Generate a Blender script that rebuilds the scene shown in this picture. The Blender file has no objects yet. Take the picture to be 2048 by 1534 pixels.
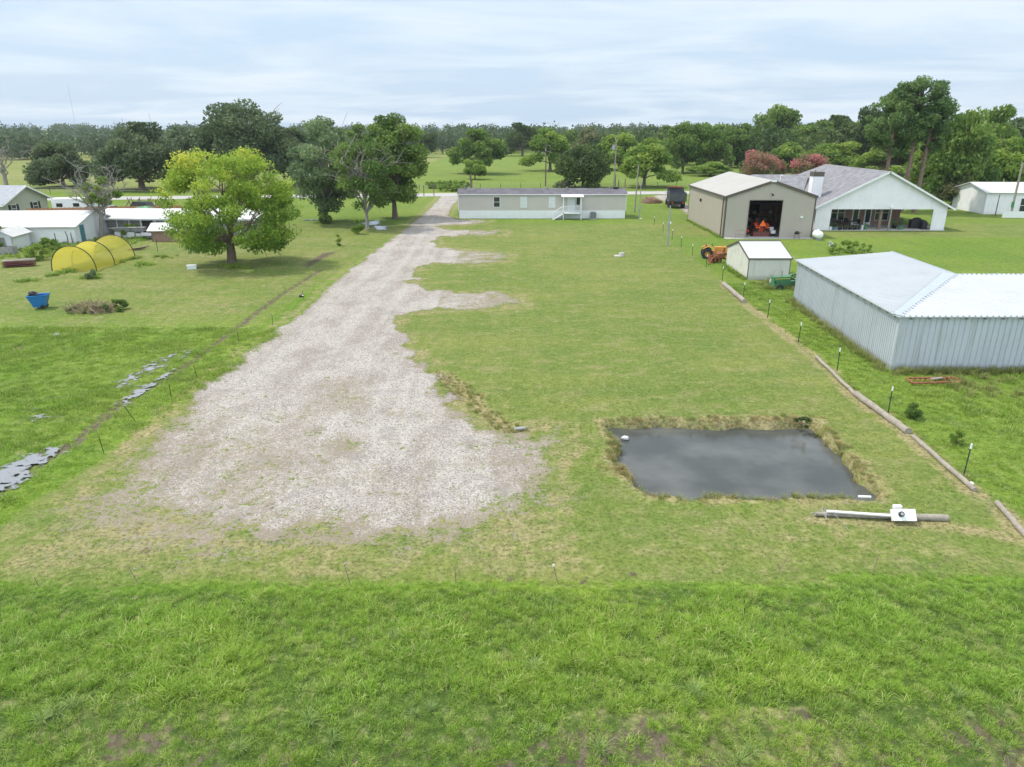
import bpy, math, random
import numpy as np
from mathutils import Vector
R=math.radians
S=bpy.context.scene
COL=S.collection
# ---------------------------------------------------------------- camera, sky, sun
FPX=1420.;HY=258.;CH=12.0;TH=math.atan((767-HY)/FPX)
cd=bpy.data.cameras.new('camera');cam=bpy.data.objects.new('camera',cd);COL.objects.link(cam)
cam.location=(0,0,CH);cam.rotation_euler=(math.pi/2-TH,0,0)
cd.sensor_width=36;cd.lens=FPX/2048*36;cd.clip_start=.1;cd.clip_end=20000
S.camera=cam
S.view_settings.view_transform='Standard';S.view_settings.look='None'
S.view_settings.exposure=0.20;S.view_settings.gamma=1
S.cycles.max_bounces=6;S.cycles.transparent_max_bounces=12;S.cycles.diffuse_bounces=3
SUNV=Vector((-.78,.22,0)).normalized()*math.cos(R(60));SUNV.z=math.sin(R(60))
ld=bpy.data.lights.new('sun','SUN');ld.energy=3.1;ld.angle=R(2.0);ld.color=(1,.94,.83)
sun=bpy.data.objects.new('sun',ld);COL.objects.link(sun);sun.location=(0,0,60)
sun.rotation_euler=(-SUNV).to_track_quat('-Z','Y').to_euler()
W=bpy.data.worlds.new('World');S.world=W;W.use_nodes=True
nt=W.node_tree;nt.nodes.clear()
def N(nt,t,**k):
    n=nt.nodes.new(t)
    for a,b in k.items(): setattr(n,a,b)
    return n
def world():
    L=nt.links
    out=N(nt,'ShaderNodeOutputWorld');bg=N(nt,'ShaderNodeBackground')
    sky=N(nt,'ShaderNodeTexSky',sky_type='NISHITA',sun_disc=False,sun_elevation=R(60),sun_rotation=math.atan2(SUNV.x,SUNV.y))
    sky.air_density=1.2;sky.dust_density=2.0;sky.ozone_density=1.2
    bg.inputs['Strength'].default_value=.15
    tc=N(nt,'ShaderNodeTexCoord')
    sep=N(nt,'ShaderNodeSeparateXYZ');L.new(tc.outputs['Generated'],sep.inputs[0])
    # project the direction on a cloud layer: p = dir.xy/(z+.12)
    za=N(nt,'ShaderNodeMath',operation='ADD');za.inputs[1].default_value=.10;L.new(sep.outputs[2],za.inputs[0])
    zm=N(nt,'ShaderNodeMath',operation='MAXIMUM');zm.inputs[1].default_value=.05;L.new(za.outputs[0],zm.inputs[0])
    dx=N(nt,'ShaderNodeMath',operation='DIVIDE');dy=N(nt,'ShaderNodeMath',operation='DIVIDE')
    L.new(sep.outputs[0],dx.inputs[0]);L.new(zm.outputs[0],dx.inputs[1]);L.new(sep.outputs[1],dy.inputs[0]);L.new(zm.outputs[0],dy.inputs[1])
    cmb=N(nt,'ShaderNodeCombineXYZ');L.new(dx.outputs[0],cmb.inputs[0]);L.new(dy.outputs[0],cmb.inputs[1])
    mp=N(nt,'ShaderNodeMapping');mp.inputs['Scale'].default_value=(.42,.6,1);mp.inputs['Location'].default_value=(2.3,1.1,0);mp.inputs['Rotation'].default_value=(0,0,.25)
    L.new(cmb.outputs[0],mp.inputs[0])
    n1=N(nt,'ShaderNodeTexNoise');n1.inputs['Scale'].default_value=1.3;n1.inputs['Detail'].default_value=7;n1.inputs['Roughness'].default_value=.55;n1.inputs['Distortion'].default_value=.5
    L.new(mp.outputs[0],n1.inputs['Vector'])
    cr=N(nt,'ShaderNodeValToRGB');cr.color_ramp.elements[0].position=.42;cr.color_ramp.elements[1].position=.62
    L.new(n1.outputs['Fac'],cr.inputs[0])
    # small puffs close to the horizon
    n2=N(nt,'ShaderNodeTexNoise');n2.inputs['Scale'].default_value=9;n2.inputs['Detail'].default_value=6
    mp2=N(nt,'ShaderNodeMapping');mp2.inputs['Scale'].default_value=(1,1,2.6);L.new(tc.outputs['Generated'],mp2.inputs[0]);L.new(mp2.outputs[0],n2.inputs['Vector'])
    cr2=N(nt,'ShaderNodeValToRGB');cr2.color_ramp.elements[0].position=.60;cr2.color_ramp.elements[1].position=.74
    cr2.color_ramp.elements[1].color=(.30,.30,.30,1)
    L.new(n2.outputs['Fac'],cr2.inputs[0])
    mx=N(nt,'ShaderNodeMix',data_type='RGBA');mx.inputs[7].default_value=(3.60,4.62,5.80,1)
    mx.inputs[0].default_value=.88
    L.new(sky.outputs[0],mx.inputs[6])
    mx1=N(nt,'ShaderNodeMix',data_type='RGBA');mx1.inputs[7].default_value=(5.5,5.95,6.3,1)
    f=N(nt,'ShaderNodeMath',operation='MULTIPLY');f.inputs[1].default_value=.62;L.new(cr.outputs[0],f.inputs[0])
    L.new(f.outputs[0],mx1.inputs[0]);L.new(mx.outputs[2],mx1.inputs[6])
    mx2=N(nt,'ShaderNodeMix',data_type='RGBA');mx2.inputs[7].default_value=(5.2,5.5,5.8,1)
    L.new(cr2.outputs[0],mx2.inputs[0]);L.new(mx1.outputs[2],mx2.inputs[6])
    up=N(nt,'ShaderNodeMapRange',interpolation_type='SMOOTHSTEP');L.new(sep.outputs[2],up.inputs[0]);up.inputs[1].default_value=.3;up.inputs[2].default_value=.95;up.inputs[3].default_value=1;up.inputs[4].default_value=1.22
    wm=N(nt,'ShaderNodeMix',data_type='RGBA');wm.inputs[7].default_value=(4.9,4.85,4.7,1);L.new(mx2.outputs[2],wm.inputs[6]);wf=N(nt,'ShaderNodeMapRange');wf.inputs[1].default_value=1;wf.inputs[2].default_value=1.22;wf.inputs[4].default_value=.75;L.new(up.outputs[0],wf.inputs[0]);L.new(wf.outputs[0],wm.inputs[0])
    vm=N(nt,'ShaderNodeVectorMath',operation='SCALE');L.new(wm.outputs[2],vm.inputs[0])
    # sky brightness added behind the viewer to lift the walls that face the camera
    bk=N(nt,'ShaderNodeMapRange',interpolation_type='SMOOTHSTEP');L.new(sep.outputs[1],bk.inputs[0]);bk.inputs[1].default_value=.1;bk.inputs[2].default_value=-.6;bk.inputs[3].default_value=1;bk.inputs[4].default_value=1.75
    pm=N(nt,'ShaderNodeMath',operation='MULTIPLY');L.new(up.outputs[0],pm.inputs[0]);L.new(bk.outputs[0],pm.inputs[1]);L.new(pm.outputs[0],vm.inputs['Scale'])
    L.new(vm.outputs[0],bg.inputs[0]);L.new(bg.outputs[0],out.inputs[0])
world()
# ---------------------------------------------------------------- helpers
_s,_c=math.sin(TH),math.cos(TH)
def G(px,py,z=0.):
    u=(px-1024)/FPX;v=(767-py)/FPX;r=(u,_c+v*_s,-_s+v*_c);t=(z-CH)/r[2]
    return (r[0]*t,r[1]*t)
rng=np.random.default_rng(7);random.seed(7)
def tag(o,label=None,cat=None,group=None,kind=None):
    if label:o['label']=label
    if cat:o['category']=cat
    if group:o['group']=group
    if kind:o['kind']=kind
    return o
def thing(name,label,cat,loc=(0,0,0),rz=0,group=None):
    o=bpy.data.objects.new(name,None);COL.objects.link(o);o.empty_display_size=.3
    o.location=(loc[0],loc[1],loc[2] if len(loc)>2 else 0);o.rotation_euler=(0,0,rz)
    return tag(o,label,cat,group)
def fmesh(name,V,F,smooth=False):
    V=np.asarray(V,dtype=np.float32);F=np.asarray(F,dtype=np.int32)
    me=bpy.data.meshes.new(name);k=F.shape[1]
    me.vertices.add(len(V));me.vertices.foreach_set('co',V.ravel())
    me.loops.add(F.size);me.loops.foreach_set('vertex_index',F.ravel())
    me.polygons.add(len(F));me.polygons.foreach_set('loop_start',np.arange(0,F.size,k,dtype=np.int32))
    me.polygons.foreach_set('loop_total',np.full(len(F),k,dtype=np.int32))
    me.update(calc_edges=True)
    if smooth: me.polygons.foreach_set('use_smooth',np.ones(len(F),dtype=bool))
    return me
def obj(name,me,mat=None,parent=None,loc=(0,0,0)):
    o=bpy.data.objects.new(name,me);COL.objects.link(o);o.location=loc
    if mat is not None and len(me.materials)==0: me.materials.append(mat)
    if parent is not None:o.parent=parent
    return o
class MB:
    def __init__(s): s.v=[];s.f=[];s.sm=[]
    def add(s,vs,fs,sm=False):
        b=len(s.v);s.v+= [tuple(v) for v in vs];s.f+=[tuple(b+i for i in f) for f in fs];s.sm+=[sm]*len(fs);return s
    def box(s,x0,x1,y0,y1,z0,z1):
        return s.add([(x,y,z) for z in(z0,z1) for y in(y0,y1) for x in(x0,x1)],[(0,2,3,1),(4,5,7,6),(0,1,5,4),(2,6,7,3),(0,4,6,2),(1,3,7,5)])
    def rbox(s,c,sz,rz=0,rx=0,ry=0):
        from mathutils import Euler
        m=Euler((rx,ry,rz)).to_matrix();vs=[]
        for k in(-.5,.5):
            for j in(-.5,.5):
                for i in(-.5,.5): vs.append(Vector(c)+m@Vector((i*sz[0],j*sz[1],k*sz[2])))
        return s.add(vs,[(0,2,3,1),(4,5,7,6),(0,1,5,4),(2,6,7,3),(0,4,6,2),(1,3,7,5)])
    def tube(s,pts,rs,n=8,cap=True,sm=True):
        pts=[Vector(p) for p in pts]
        if not hasattr(rs,'__len__'): rs=[rs]*len(pts)
        vs=[];fs=[]
        for i,p in enumerate(pts):
            d=(pts[min(i+1,len(pts)-1)]-pts[max(i-1,0)]).normalized()
            a=d.cross(Vector((0,0,1)) if abs(d.z)<.9 else Vector((1,0,0))).normalized();b=d.cross(a)
            for k in range(n):
                t=2*math.pi*k/n;vs.append(p+(a*math.cos(t)+b*math.sin(t))*rs[i])
        for i in range(len(pts)-1):
            for k in range(n): fs.append((i*n+k,i*n+(k+1)%n,(i+1)*n+(k+1)%n,(i+1)*n+k))
        s.add(vs,fs,sm)
        if cap: s.add(vs[:n],[tuple(range(n))]);s.add(vs[-n:],[tuple(range(n-1,-1,-1))])
        return s
    def slab(s,pts,th):
        pts=[Vector(p) for p in pts];nn=(pts[1]-pts[0]).cross(pts[2]-pts[0]).normalized()
        if nn.z<0: pts=pts[::-1];nn=-nn
        lo=[p-nn*th for p in pts];n=len(pts)
        return s.add(pts+lo,[tuple(range(n)),tuple(range(2*n-1,n-1,-1))]+[(i,n+i,n+(i+1)%n,(i+1)%n) for i in range(n)])
    def sphere(s,c,r,n=12,m=8,z0=-1,fn=None):
        vs=[];fs=[];rr=r if hasattr(r,'__len__') else(r,r,r)
        for j in range(m+1):
            ph=math.pi*j/m
            for k in range(n):
                t=2*math.pi*k/n;d=Vector((math.sin(ph)*math.cos(t),math.sin(ph)*math.sin(t),math.cos(ph)))
                q=1 if fn is None else fn(d)
                vs.append((c[0]+rr[0]*d.x*q,c[1]+rr[1]*d.y*q,c[2]+rr[2]*d.z*q))
        for j in range(m):
            for k in range(n): fs.append((j*n+k,(j+1)*n+k,(j+1)*n+(k+1)%n,j*n+(k+1)%n))
        return s.add(vs,fs,True)
    def wheel(s,c,r,w,ri=0,ax='x',n=20):
        prof=[(ri,-w/2),(r*.9,-w/2),(r,-w*.35),(r,w*.35),(r*.9,w/2),(ri,w/2)]
        vs=[];fs=[];m=len(prof)
        for k in range(n):
            t=2*math.pi*k/n
            for (q,o) in prof:
                a,b=q*math.cos(t),q*math.sin(t)
                vs.append((c[0]+o,c[1]+a,c[2]+b) if ax=='x' else (c[0]+a,c[1]+o,c[2]+b))
        for k in range(n):
            for i in range(m): fs.append((k*m+i,k*m+(i+1)%m,((k+1)%n)*m+(i+1)%m,((k+1)%n)*m+i))
        return s.add(vs,fs)
    def build(s,name,mat,parent=None,loc=(0,0,0)):
        me=bpy.data.meshes.new(name);me.from_pydata(s.v,[],s.f);me.update()
        if any(s.sm): me.polygons.foreach_set('use_smooth',s.sm)
        return obj(name,me,mat,parent,loc)
def clipx(poly,z):   # x-range of a convex (u,z) polygon at height z
    xs=[]
    for i in range(len(poly)):
        (a,b),(c,d)=poly[i],poly[(i+1)%len(poly)]
        if (b-z)*(d-z)<=0 and b!=d: xs.append(a+(c-a)*(z-b)/(d-b))
    return (min(xs),max(xs)) if xs else None
def clipz(poly,u):
    return clipx([(b,a) for a,b in poly],u)
def wall(mb,o,ud,poly,mode,step,th=.1,out=.02):
    """wall on a convex (u,z) polygon: 'lap' = boards, 'rib' = standing ribs; outward side is the right of ud"""
    o=Vector(o);ud=Vector(ud).normalized();nn=ud.cross(Vector((0,0,1)))
    P3=lambda u,z,k=0:o+ud*u+Vector((0,0,z))+nn*k
    n=len(poly)
    mb.add([P3(u,z) for u,z in poly]+[P3(u,z,-th) for u,z in poly],[tuple(range(n)),tuple(range(2*n-1,n-1,-1))]+[(i,(i+1)%n,n+(i+1)%n,n+i) for i in range(n)])
    if mode=='lap':
        z=min(p[1] for p in poly)+.001;zt=max(p[1] for p in poly)
        while z<zt-.02:
            z2=min(z+step,zt-.001);a=clipx(poly,z);b=clipx(poly,z2)
            if a and b:
                mb.add([P3(a[0],z,out),P3(a[1],z,out),P3(b[1],z2,.004),P3(b[0],z2,.004),P3(a[0],z,.002),P3(a[1],z,.002)],[(0,1,2,3),(0,4,5,1)])
            z+=step
    elif mode=='rib':
        u=min(p[0] for p in poly)+step*.5;ut=max(p[0] for p in poly)
        while u<ut-.04:
            a=clipz(poly,u)
            if a:
                w=.028 if step<.35 else .04;z0,z1=a[0]+.002,a[1]-.002
                mb.add([P3(u-w,z0,.002),P3(u-w*.5,z0,out),P3(u+w*.5,z0,out),P3(u+w,z0,.002),P3(u-w,z1,.002),P3(u-w*.5,z1,out),P3(u+w*.5,z1,out),P3(u+w,z1,.002)],[(0,1,5,4),(1,2,6,5),(2,3,7,6),(0,3,2,1),(4,5,6,7)])
            u+=step
    return mb
# ---------------------------------------------------------------- materials
def newmat(name):
    m=bpy.data.materials.new(name);m.use_nodes=True;t=m.node_tree
    return m,t,t.nodes['Principled BSDF'],t.nodes['Material Output']
def mixc(t,f,a,b):
    n=N(t,'ShaderNodeMix',data_type='RGBA')
    for i,v in ((0,f),(6,a),(7,b)):
        if isinstance(v,(int,float)): n.inputs[i].default_value=v
        elif isinstance(v,tuple): n.inputs[i].default_value=v if len(v)==4 else v+(1,)
        else: t.links.new(v,n.inputs[i])
    return n.outputs[2]
def math_(t,op,a,b=None,clamp=False):
    n=N(t,'ShaderNodeMath',operation=op,use_clamp=clamp)
    for i,v in((0,a),(1,b)):
        if v is None: continue
        if isinstance(v,(int,float)): n.inputs[i].default_value=v
        else: t.links.new(v,n.inputs[i])
    return n.outputs[0]
def noise(t,vec,scale,detail=3,rough=.55,sc=None,dist=0):
    if sc:
        mp=N(t,'ShaderNodeMapping');mp.inputs['Scale'].default_value=sc;t.links.new(vec,mp.inputs[0]);vec=mp.outputs[0]
    n=N(t,'ShaderNodeTexNoise');n.inputs['Scale'].default_value=scale;n.inputs['Detail'].default_value=detail;n.inputs['Roughness'].default_value=rough;n.inputs['Distortion'].default_value=dist
    t.links.new(vec,n.inputs['Vector']);return n.outputs['Fac']
def ramp(t,f,p0,p1,c0=0.,c1=1.):
    n=N(t,'ShaderNodeMapRange',interpolation_type='SMOOTHSTEP');t.links.new(f,n.inputs[0])
    for i,v in enumerate((p0,p1,c0,c1)): n.inputs[i+1].default_value=v
    return n.outputs[0]
def bump(t,bs,h,st,dist=.05):
    b=N(t,'ShaderNodeBump');b.inputs['Strength'].default_value=st;b.inputs['Distance'].default_value=dist;t.links.new(h,b.inputs['Height']);t.links.new(b.outputs[0],bs.inputs['Normal'])
def mat(name,c,rough=.7,var=.12,scale=3,metal=0,spec=.35,dirt=None,bmp=0):
    m,t,b,o=newmat(name);tc=N(t,'ShaderNodeTexCoord').outputs['Object']
    n1=noise(t,tc,scale,4);n2=noise(t,tc,scale*9,3)
    f=math_(t,'ADD',math_(t,'MULTIPLY',n1,.65),math_(t,'MULTIPLY',n2,.35))
    f=ramp(t,f,.3,.7)
    lo=tuple(x*(1-var) for x in c);hi=tuple(min(1,x*(1+var)) for x in c)
    col=mixc(t,f,lo,hi)
    if dirt:
        nd=noise(t,tc,scale*.8,6,.65);col=mixc(t,ramp(t,nd,.52,.75,0,dirt[1]),col,dirt[0])
    t.links.new(col,b.inputs['Base Color']);b.inputs['Roughness'].default_value=rough;b.inputs['Metallic'].default_value=metal;b.inputs['Specular IOR Level'].default_value=spec
    if bmp: bump(t,b,n2,bmp)
    return m
def geo_pos(t): return N(t,'ShaderNodeNewGeometry').outputs['Position']
def grass_nodes(t,pos,lush,dry):
    big=noise(t,pos,.09,3);mid=noise(t,pos,.55,4,.6,(1,1.6,1));fine=noise(t,pos,7,3,.65);row=noise(t,pos,.32,3,.5,(.22,1.5,1))
    vf=noise(t,pos,30,2,.6)
    a=mixc(t,ramp(t,big,.35,.65),(.172,.228,.046),(.225,.258,.064))
    a=mixc(t,ramp(t,row,.36,.70,0,.65),a,(.140,.205,.044))
    a=mixc(t,ramp(t,mid,.46,.74),a,(.285,.275,.115));a=mixc(t,ramp(t,noise(t,pos,.21,4,.6,(1,1.7,1)),.50,.68,0,.6),a,(.125,.20,.040))
    l=mixc(t,ramp(t,big,.35,.65),(.130,.240,.020),(.190,.285,.030))
    l=mixc(t,ramp(t,mid,.46,.72),l,(.105,.195,.024))
    c=mixc(t,math_(t,'MINIMUM',lush,1.),a,l);c=mixc(t,ramp(t,lush,1.1,2.,0,.8),c,(.050,.085,.022))
    d=mixc(t,ramp(t,fine,.3,.7),(.30,.235,.125),(.46,.38,.22))
    dn=math_(t,'ADD',dry,math_(t,'MULTIPLY',math_(t,'SUBTRACT',noise(t,pos,1.7,5,.65),.5),1.5))
    c=mixc(t,math_(t,'MULTIPLY',ramp(t,dn,.3,.95),math_(t,'MINIMUM',math_(t,'MULTIPLY',dry,4.),.85)),c,d)
    st=noise(t,pos,1.,2,.5,(1.05,.035,1));c=mixc(t,ramp(t,st,.42,.60,.0,.30),c,mixc(t,.5,c,(.10,.17,.03)));m2=noise(t,pos,2.3,5,.7);c=mixc(t,ramp(t,m2,.40,.58,.55,0),c,mixc(t,.40,c,(.05,.10,.02)));c=mixc(t,ramp(t,m2,.52,.70,0,.45),c,(.33,.32,.15))
    v=math_(t,'ADD',math_(t,'MULTIPLY',fine,.55),math_(t,'MULTIPLY',vf,.45))
    c=mixc(t,ramp(t,v,.36,.50,.95,0),c,mixc(t,.6,c,(.02,.035,.008)))
    c=mixc(t,ramp(t,v,.52,.66,0,.7),c,mixc(t,.5,c,(.42,.46,.16)))
    return c,v
def ground_mat():
    m,t,b,o=newmat('ground_surface');pos=geo_pos(t)
    at=N(t,'ShaderNodeAttribute',attribute_name='cover');sp=N(t,'ShaderNodeSeparateColor');t.links.new(at.outputs['Color'],sp.inputs[0])
    gv,lush,dry=sp.outputs[0],sp.outputs[1],sp.outputs[2];mud=at.outputs['Alpha']
    g,v=grass_nodes(t,pos,lush,dry)
    # gravel
    n0=noise(t,pos,.50,5,.65,(1,.45,1));tr_=noise(t,pos,.8,2,.5,(1,.03,1));n1=noise(t,pos,11,3,.7);n3=noise(t,pos,2.2,5,.7)
    vo=N(t,'ShaderNodeTexVoronoi');vo.inputs['Scale'].default_value=21;t.links.new(pos,vo.inputs['Vector'])
    sv=N(t,'ShaderNodeSeparateColor');t.links.new(vo.outputs['Color'],sv.inputs[0])
    gr=mixc(t,ramp(t,n0,.35,.62),(.335,.295,.262),(.46,.425,.39));gr=mixc(t,ramp(t,tr_,.5,.62,0,.35),gr,(.55,.525,.50))
    gr=mixc(t,ramp(t,n3,.45,.75,0,.5),gr,(.30,.26,.245))
    gr=mixc(t,ramp(t,sv.outputs[0],.60,1.,0,.45),gr,(.72,.69,.66))
    gr=mixc(t,ramp(t,sv.outputs[1],.55,.95,0,.75),gr,(.15,.14,.135))
    gr=mixc(t,ramp(t,noise(t,pos,.7,3,.6),.54,.68,0,.40),gr,(.25,.235,.23));gr=mixc(t,ramp(t,n1,.55,.75,0,.35),gr,(.30,.25,.21))
    nn=noise(t,pos,.9,6,.68);nf=noise(t,pos,5,4,.7)
    k=math_(t,'ADD',gv,math_(t,'MULTIPLY',math_(t,'SUBTRACT',nn,.5),1.55))
    k=math_(t,'ADD',k,math_(t,'MULTIPLY',math_(t,'SUBTRACT',nf,.5),1.5))
    k=math_(t,'ADD',k,math_(t,'MULTIPLY',math_(t,'SUBTRACT',noise(t,pos,14,3,.7),.5),.9))
    fk=noise(t,pos,2.6,4,.62);k=math_(t,'SUBTRACT',k,math_(t,'MULTIPLY',ramp(t,fk,.58,.70),.55))
    k=ramp(t,k,.30,.62)
    gd=mixc(t,ramp(t,math_(t,'ADD',math_(t,'MULTIPLY',gv,-.8),noise(t,pos,3.1,5,.72)),-.25,.12,0,.75),gr,(.27,.225,.165));c=mixc(t,k,g,gd)
    # bare mud
    md=mixc(t,ramp(t,nf,.35,.65),(.085,.070,.050),(.17,.135,.10))
    mk=ramp(t,math_(t,'ADD',mud,math_(t,'MULTIPLY',math_(t,'SUBTRACT',noise(t,pos,3.2,5,.7),.5),1.6)),.45,.75)
    c=mixc(t,math_(t,'MULTIPLY',mk,ramp(t,mud,.02,.2)),c,md)
    t.links.new(c,b.inputs['Base Color']);b.inputs['Roughness'].default_value=.9;b.inputs['Specular IOR Level'].default_value=.15
    h=math_(t,'ADD',math_(t,'MULTIPLY',v,1.0),math_(t,'MULTIPLY',noise(t,pos,1.5,4),1.2))
    h=math_(t,'ADD',h,math_(t,'MULTIPLY',sv.outputs[2],.25))
    bump(t,b,h,.85,.09)
    return m
def puddle_mat():
    m,t,b,o=newmat('puddle_surface');pos=geo_pos(t);b.inputs['Base Color'].default_value=(.25,.26,.28,1);b.inputs['Roughness'].default_value=.08;b.inputs['IOR'].default_value=1.33
    bump(t,b,noise(t,pos,10,3),.02,.05);at=N(t,'ShaderNodeAttribute',attribute_name='edge')
    e=math_(t,'ADD',at.outputs['Fac'],math_(t,'MULTIPLY',math_(t,'SUBTRACT',noise(t,pos,4.5,4,.65,(.6,1,1)),.5),1.1));e=math_(t,'ADD',e,math_(t,'MULTIPLY',math_(t,'SUBTRACT',noise(t,pos,24,3,.6),.5),.5))
    tr=N(t,'ShaderNodeBsdfTransparent');ms=N(t,'ShaderNodeMixShader');t.links.new(ramp(t,e,.02,.30),ms.inputs[0]);t.links.new(tr.outputs[0],ms.inputs[1]);t.links.new(b.outputs[0],ms.inputs[2]);t.links.new(ms.outputs[0],o.inputs[0]);return m
def blade_mat(name,lush,dry,gain=1.,tint=None):
    m,t,b,o=newmat(name);pos=geo_pos(t)
    lv=N(t,'ShaderNodeValue');lv.outputs[0].default_value=lush;dv=N(t,'ShaderNodeValue');dv.outputs[0].default_value=dry
    c,v=grass_nodes(t,pos,lv.outputs[0],dv.outputs[0])
    oi=N(t,'ShaderNodeObjectInfo');at=N(t,'ShaderNodeAttribute',attribute_name='tint')
    c=mixc(t,ramp(t,oi.outputs['Random'],.2,1,0,.35),c,(.21,.34,.035) if not tint else tint)
    c=mixc(t,ramp(t,at.outputs['Fac'],.75,1,0,.7),c,(.36,.36,.16))
    if tint: c=mixc(t,.6,c,tint)
    hs=N(t,'ShaderNodeHueSaturation');hs.inputs['Value'].default_value=gain;t.links.new(c,hs.inputs['Color']);c=hs.outputs[0]
    t.links.new(c,b.inputs['Base Color']);b.inputs['Roughness'].default_value=.6;b.inputs['Specular IOR Level'].default_value=.25
    tr=N(t,'ShaderNodeBsdfTranslucent');t.links.new(c,tr.inputs[0]);ms=N(t,'ShaderNodeMixShader');ms.inputs[0].default_value=.35
    t.links.new(b.outputs[0],ms.inputs[1]);t.links.new(tr.outputs[0],ms.inputs[2]);t.links.new(ms.outputs[0],o.inputs[0])
    return m
def leaf_mat(name,c0,c1,c2=None,gain=1.):
    m,t,b,o=newmat(name);at=N(t,'ShaderNodeAttribute',attribute_name='tint')
    c=mixc(t,ramp(t,at.outputs['Fac'],0,.7 if c2 else 1),c0,c1)
    if c2: c=mixc(t,ramp(t,at.outputs['Fac'],.6,1),c,c2)
    hs=N(t,'ShaderNodeHueSaturation');t.links.new(c,hs.inputs['Color']);hs.inputs['Value'].default_value=gain
    c=hs.outputs[0]
    t.links.new(c,b.inputs['Base Color']);b.inputs['Roughness'].default_value=.55;b.inputs['Specular IOR Level'].default_value=.3
    tr=N(t,'ShaderNodeBsdfTranslucent');t.links.new(c,tr.inputs[0]);ms=N(t,'ShaderNodeMixShader');ms.inputs[0].default_value=.42
    t.links.new(b.outputs[0],ms.inputs[1]);t.links.new(tr.outputs[0],ms.inputs[2]);t.links.new(ms.outputs[0],o.inputs[0])
    return m
def water_mat(name,base,rough=.04,bs=.04,sc=6,cloud_refl=None):
    m,t,b,o=newmat(name);pos=geo_pos(t)
    b.inputs['Base Color'].default_value=base+(1,);b.inputs['Roughness'].default_value=rough;b.inputs['IOR'].default_value=1.33;b.inputs['Specular IOR Level'].default_value=.5
    if cloud_refl:
        t.links.new(mixc(t,ramp(t,noise(t,pos,.35,3),.35,.7),base,cloud_refl),b.inputs['Base Color'])  # murky variation, with cloud reflections painted into the water colour as paler patches
    bump(t,b,noise(t,pos,sc,3,.5,(.6,1.8,1)),bs,.05)
    return m
M=dict(
 ground=ground_mat(),
 tall=blade_mat('tall_grass_blade',1,0,1.8),side=blade_mat('field_grass_blade',.7,.05,1.5),lawn=blade_mat('lawn_blade',.15,.15,1.45),
 dryb=blade_mat('dry_blade',0,.9,1.1,(.40,.31,.14)),weed=blade_mat('weed_blade',.4,.3,1.2,(.24,.25,.09)),
 pond=water_mat('pond_water',(.062,.068,.066),.05,.10,9,(.125,.13,.125)),puddle=puddle_mat(),
 white=mat('white_paint',(.78,.79,.79),.5,.04,2),whitev=mat('white_vinyl',(.80,.785,.80),.5,.05,1.2),beige=mat('beige_vinyl',(.51,.475,.43),.6,.04,.8),
 tan=mat('tan_metal',(.42,.375,.325),.45,.03,.5,spec=.4),tanroof=mat('tan_roof',(.42,.40,.365),.4,.05,.3),brown=mat('brown_trim',(.105,.085,.07),.5,.1),
 galv=mat('galvanised_wall',(.54,.575,.62),.42,.05,.7,spec=.5,metal=.15),groof=mat('white_metal_roof',(.52,.54,.56),.5,.03,.5,metal=.1),gflash=mat('ridge_flashing',(.46,.53,.62),.35,.04,1,metal=.2),
 shingle=mat('grey_shingle',(.215,.215,.235),.9,.30,1.6,bmp=.4),shingled=mat('dark_shingle',(.125,.12,.14),.9,.28,1.2,bmp=.4),
 shingleb=mat('blue_grey_shingle',(.33,.35,.39),.9,.12,2,bmp=.3),
 lapmetal=mat('cream_metal_siding',(.60,.60,.53),.5,.05,1,dirt=((.30,.29,.22),.35)),
 glass=mat('dark_glass',(.03,.04,.04),.08,.2,1,spec=.6),palewin=mat('pale_blind',(.62,.66,.66),.3,.05,2),
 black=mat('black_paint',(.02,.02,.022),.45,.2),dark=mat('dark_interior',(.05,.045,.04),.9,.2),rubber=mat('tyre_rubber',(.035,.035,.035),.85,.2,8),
 orange=mat('orange_yellow_paint',(.60,.27,.05),.5,.12,3,dirt=((.25,.15,.08),.5)),redor=mat('red_orange_paint',(.75,.09,.03),.45,.1),sign=mat('safety_orange',(.95,.17,.03),.5,.03),
 rust=mat('rust',(.26,.10,.055),.9,.35,6,bmp=.3),green=mat('green_paint',(.07,.21,.10),.45,.15,3,dirt=((.12,.14,.08),.5)),yellow=mat('yellow_paint',(.75,.6,.1),.5,.1),
 steel=mat('grey_steel',(.35,.36,.38),.45,.1,4,metal=.4),postg=mat('post_green',(.035,.075,.05),.6,.15,8),
 bark=mat('bark',(.16,.125,.095),.95,.3,5,bmp=.6),barkg=mat('grey_dead_wood',(.27,.25,.225),.9,.2,5,bmp=.5),barkr=mat('pine_bark',(.21,.145,.11),.95,.3,4,bmp=.6),
 pole=mat('weathered_pole',(.30,.27,.23),.9,.22,6,bmp=.4),log=mat('weathered_log',(.33,.295,.25),.9,.22,5,dirt=((.2,.15,.11),.6),bmp=.5),
 brick=None,wood=mat('fence_boards',(.42,.19,.10),.85,.25,4),greywood=mat('grey_boards',(.30,.29,.28),.9,.25,4,bmp=.3),
 concrete=mat('concrete',(.46,.44,.42),.85,.12,2),asphalt=mat('pale_asphalt',(.40,.39,.385),.9,.06,.5),soil=mat('brown_soil',(.20,.125,.085),1,.3,3,bmp=.7),
 blue=mat('blue_plastic',(.02,.16,.42),.4,.1,2),tar=mat('black_sheet',(.03,.03,.035),.5,.2),tin=mat('weathered_white_tin',(.60,.60,.60),.5,.08,.8,dirt=((.42,.36,.31),.45)),
 redpaint=mat('dull_red',(.15,.05,.045),.8,.2),teal=mat('teal_paint',(.08,.22,.26),.6,.2),olive=mat('sage_siding',(.42,.43,.34),.7,.06,1),
 brush=mat('dead_twigs',(.24,.17,.13),.95,.3,6),
)
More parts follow.
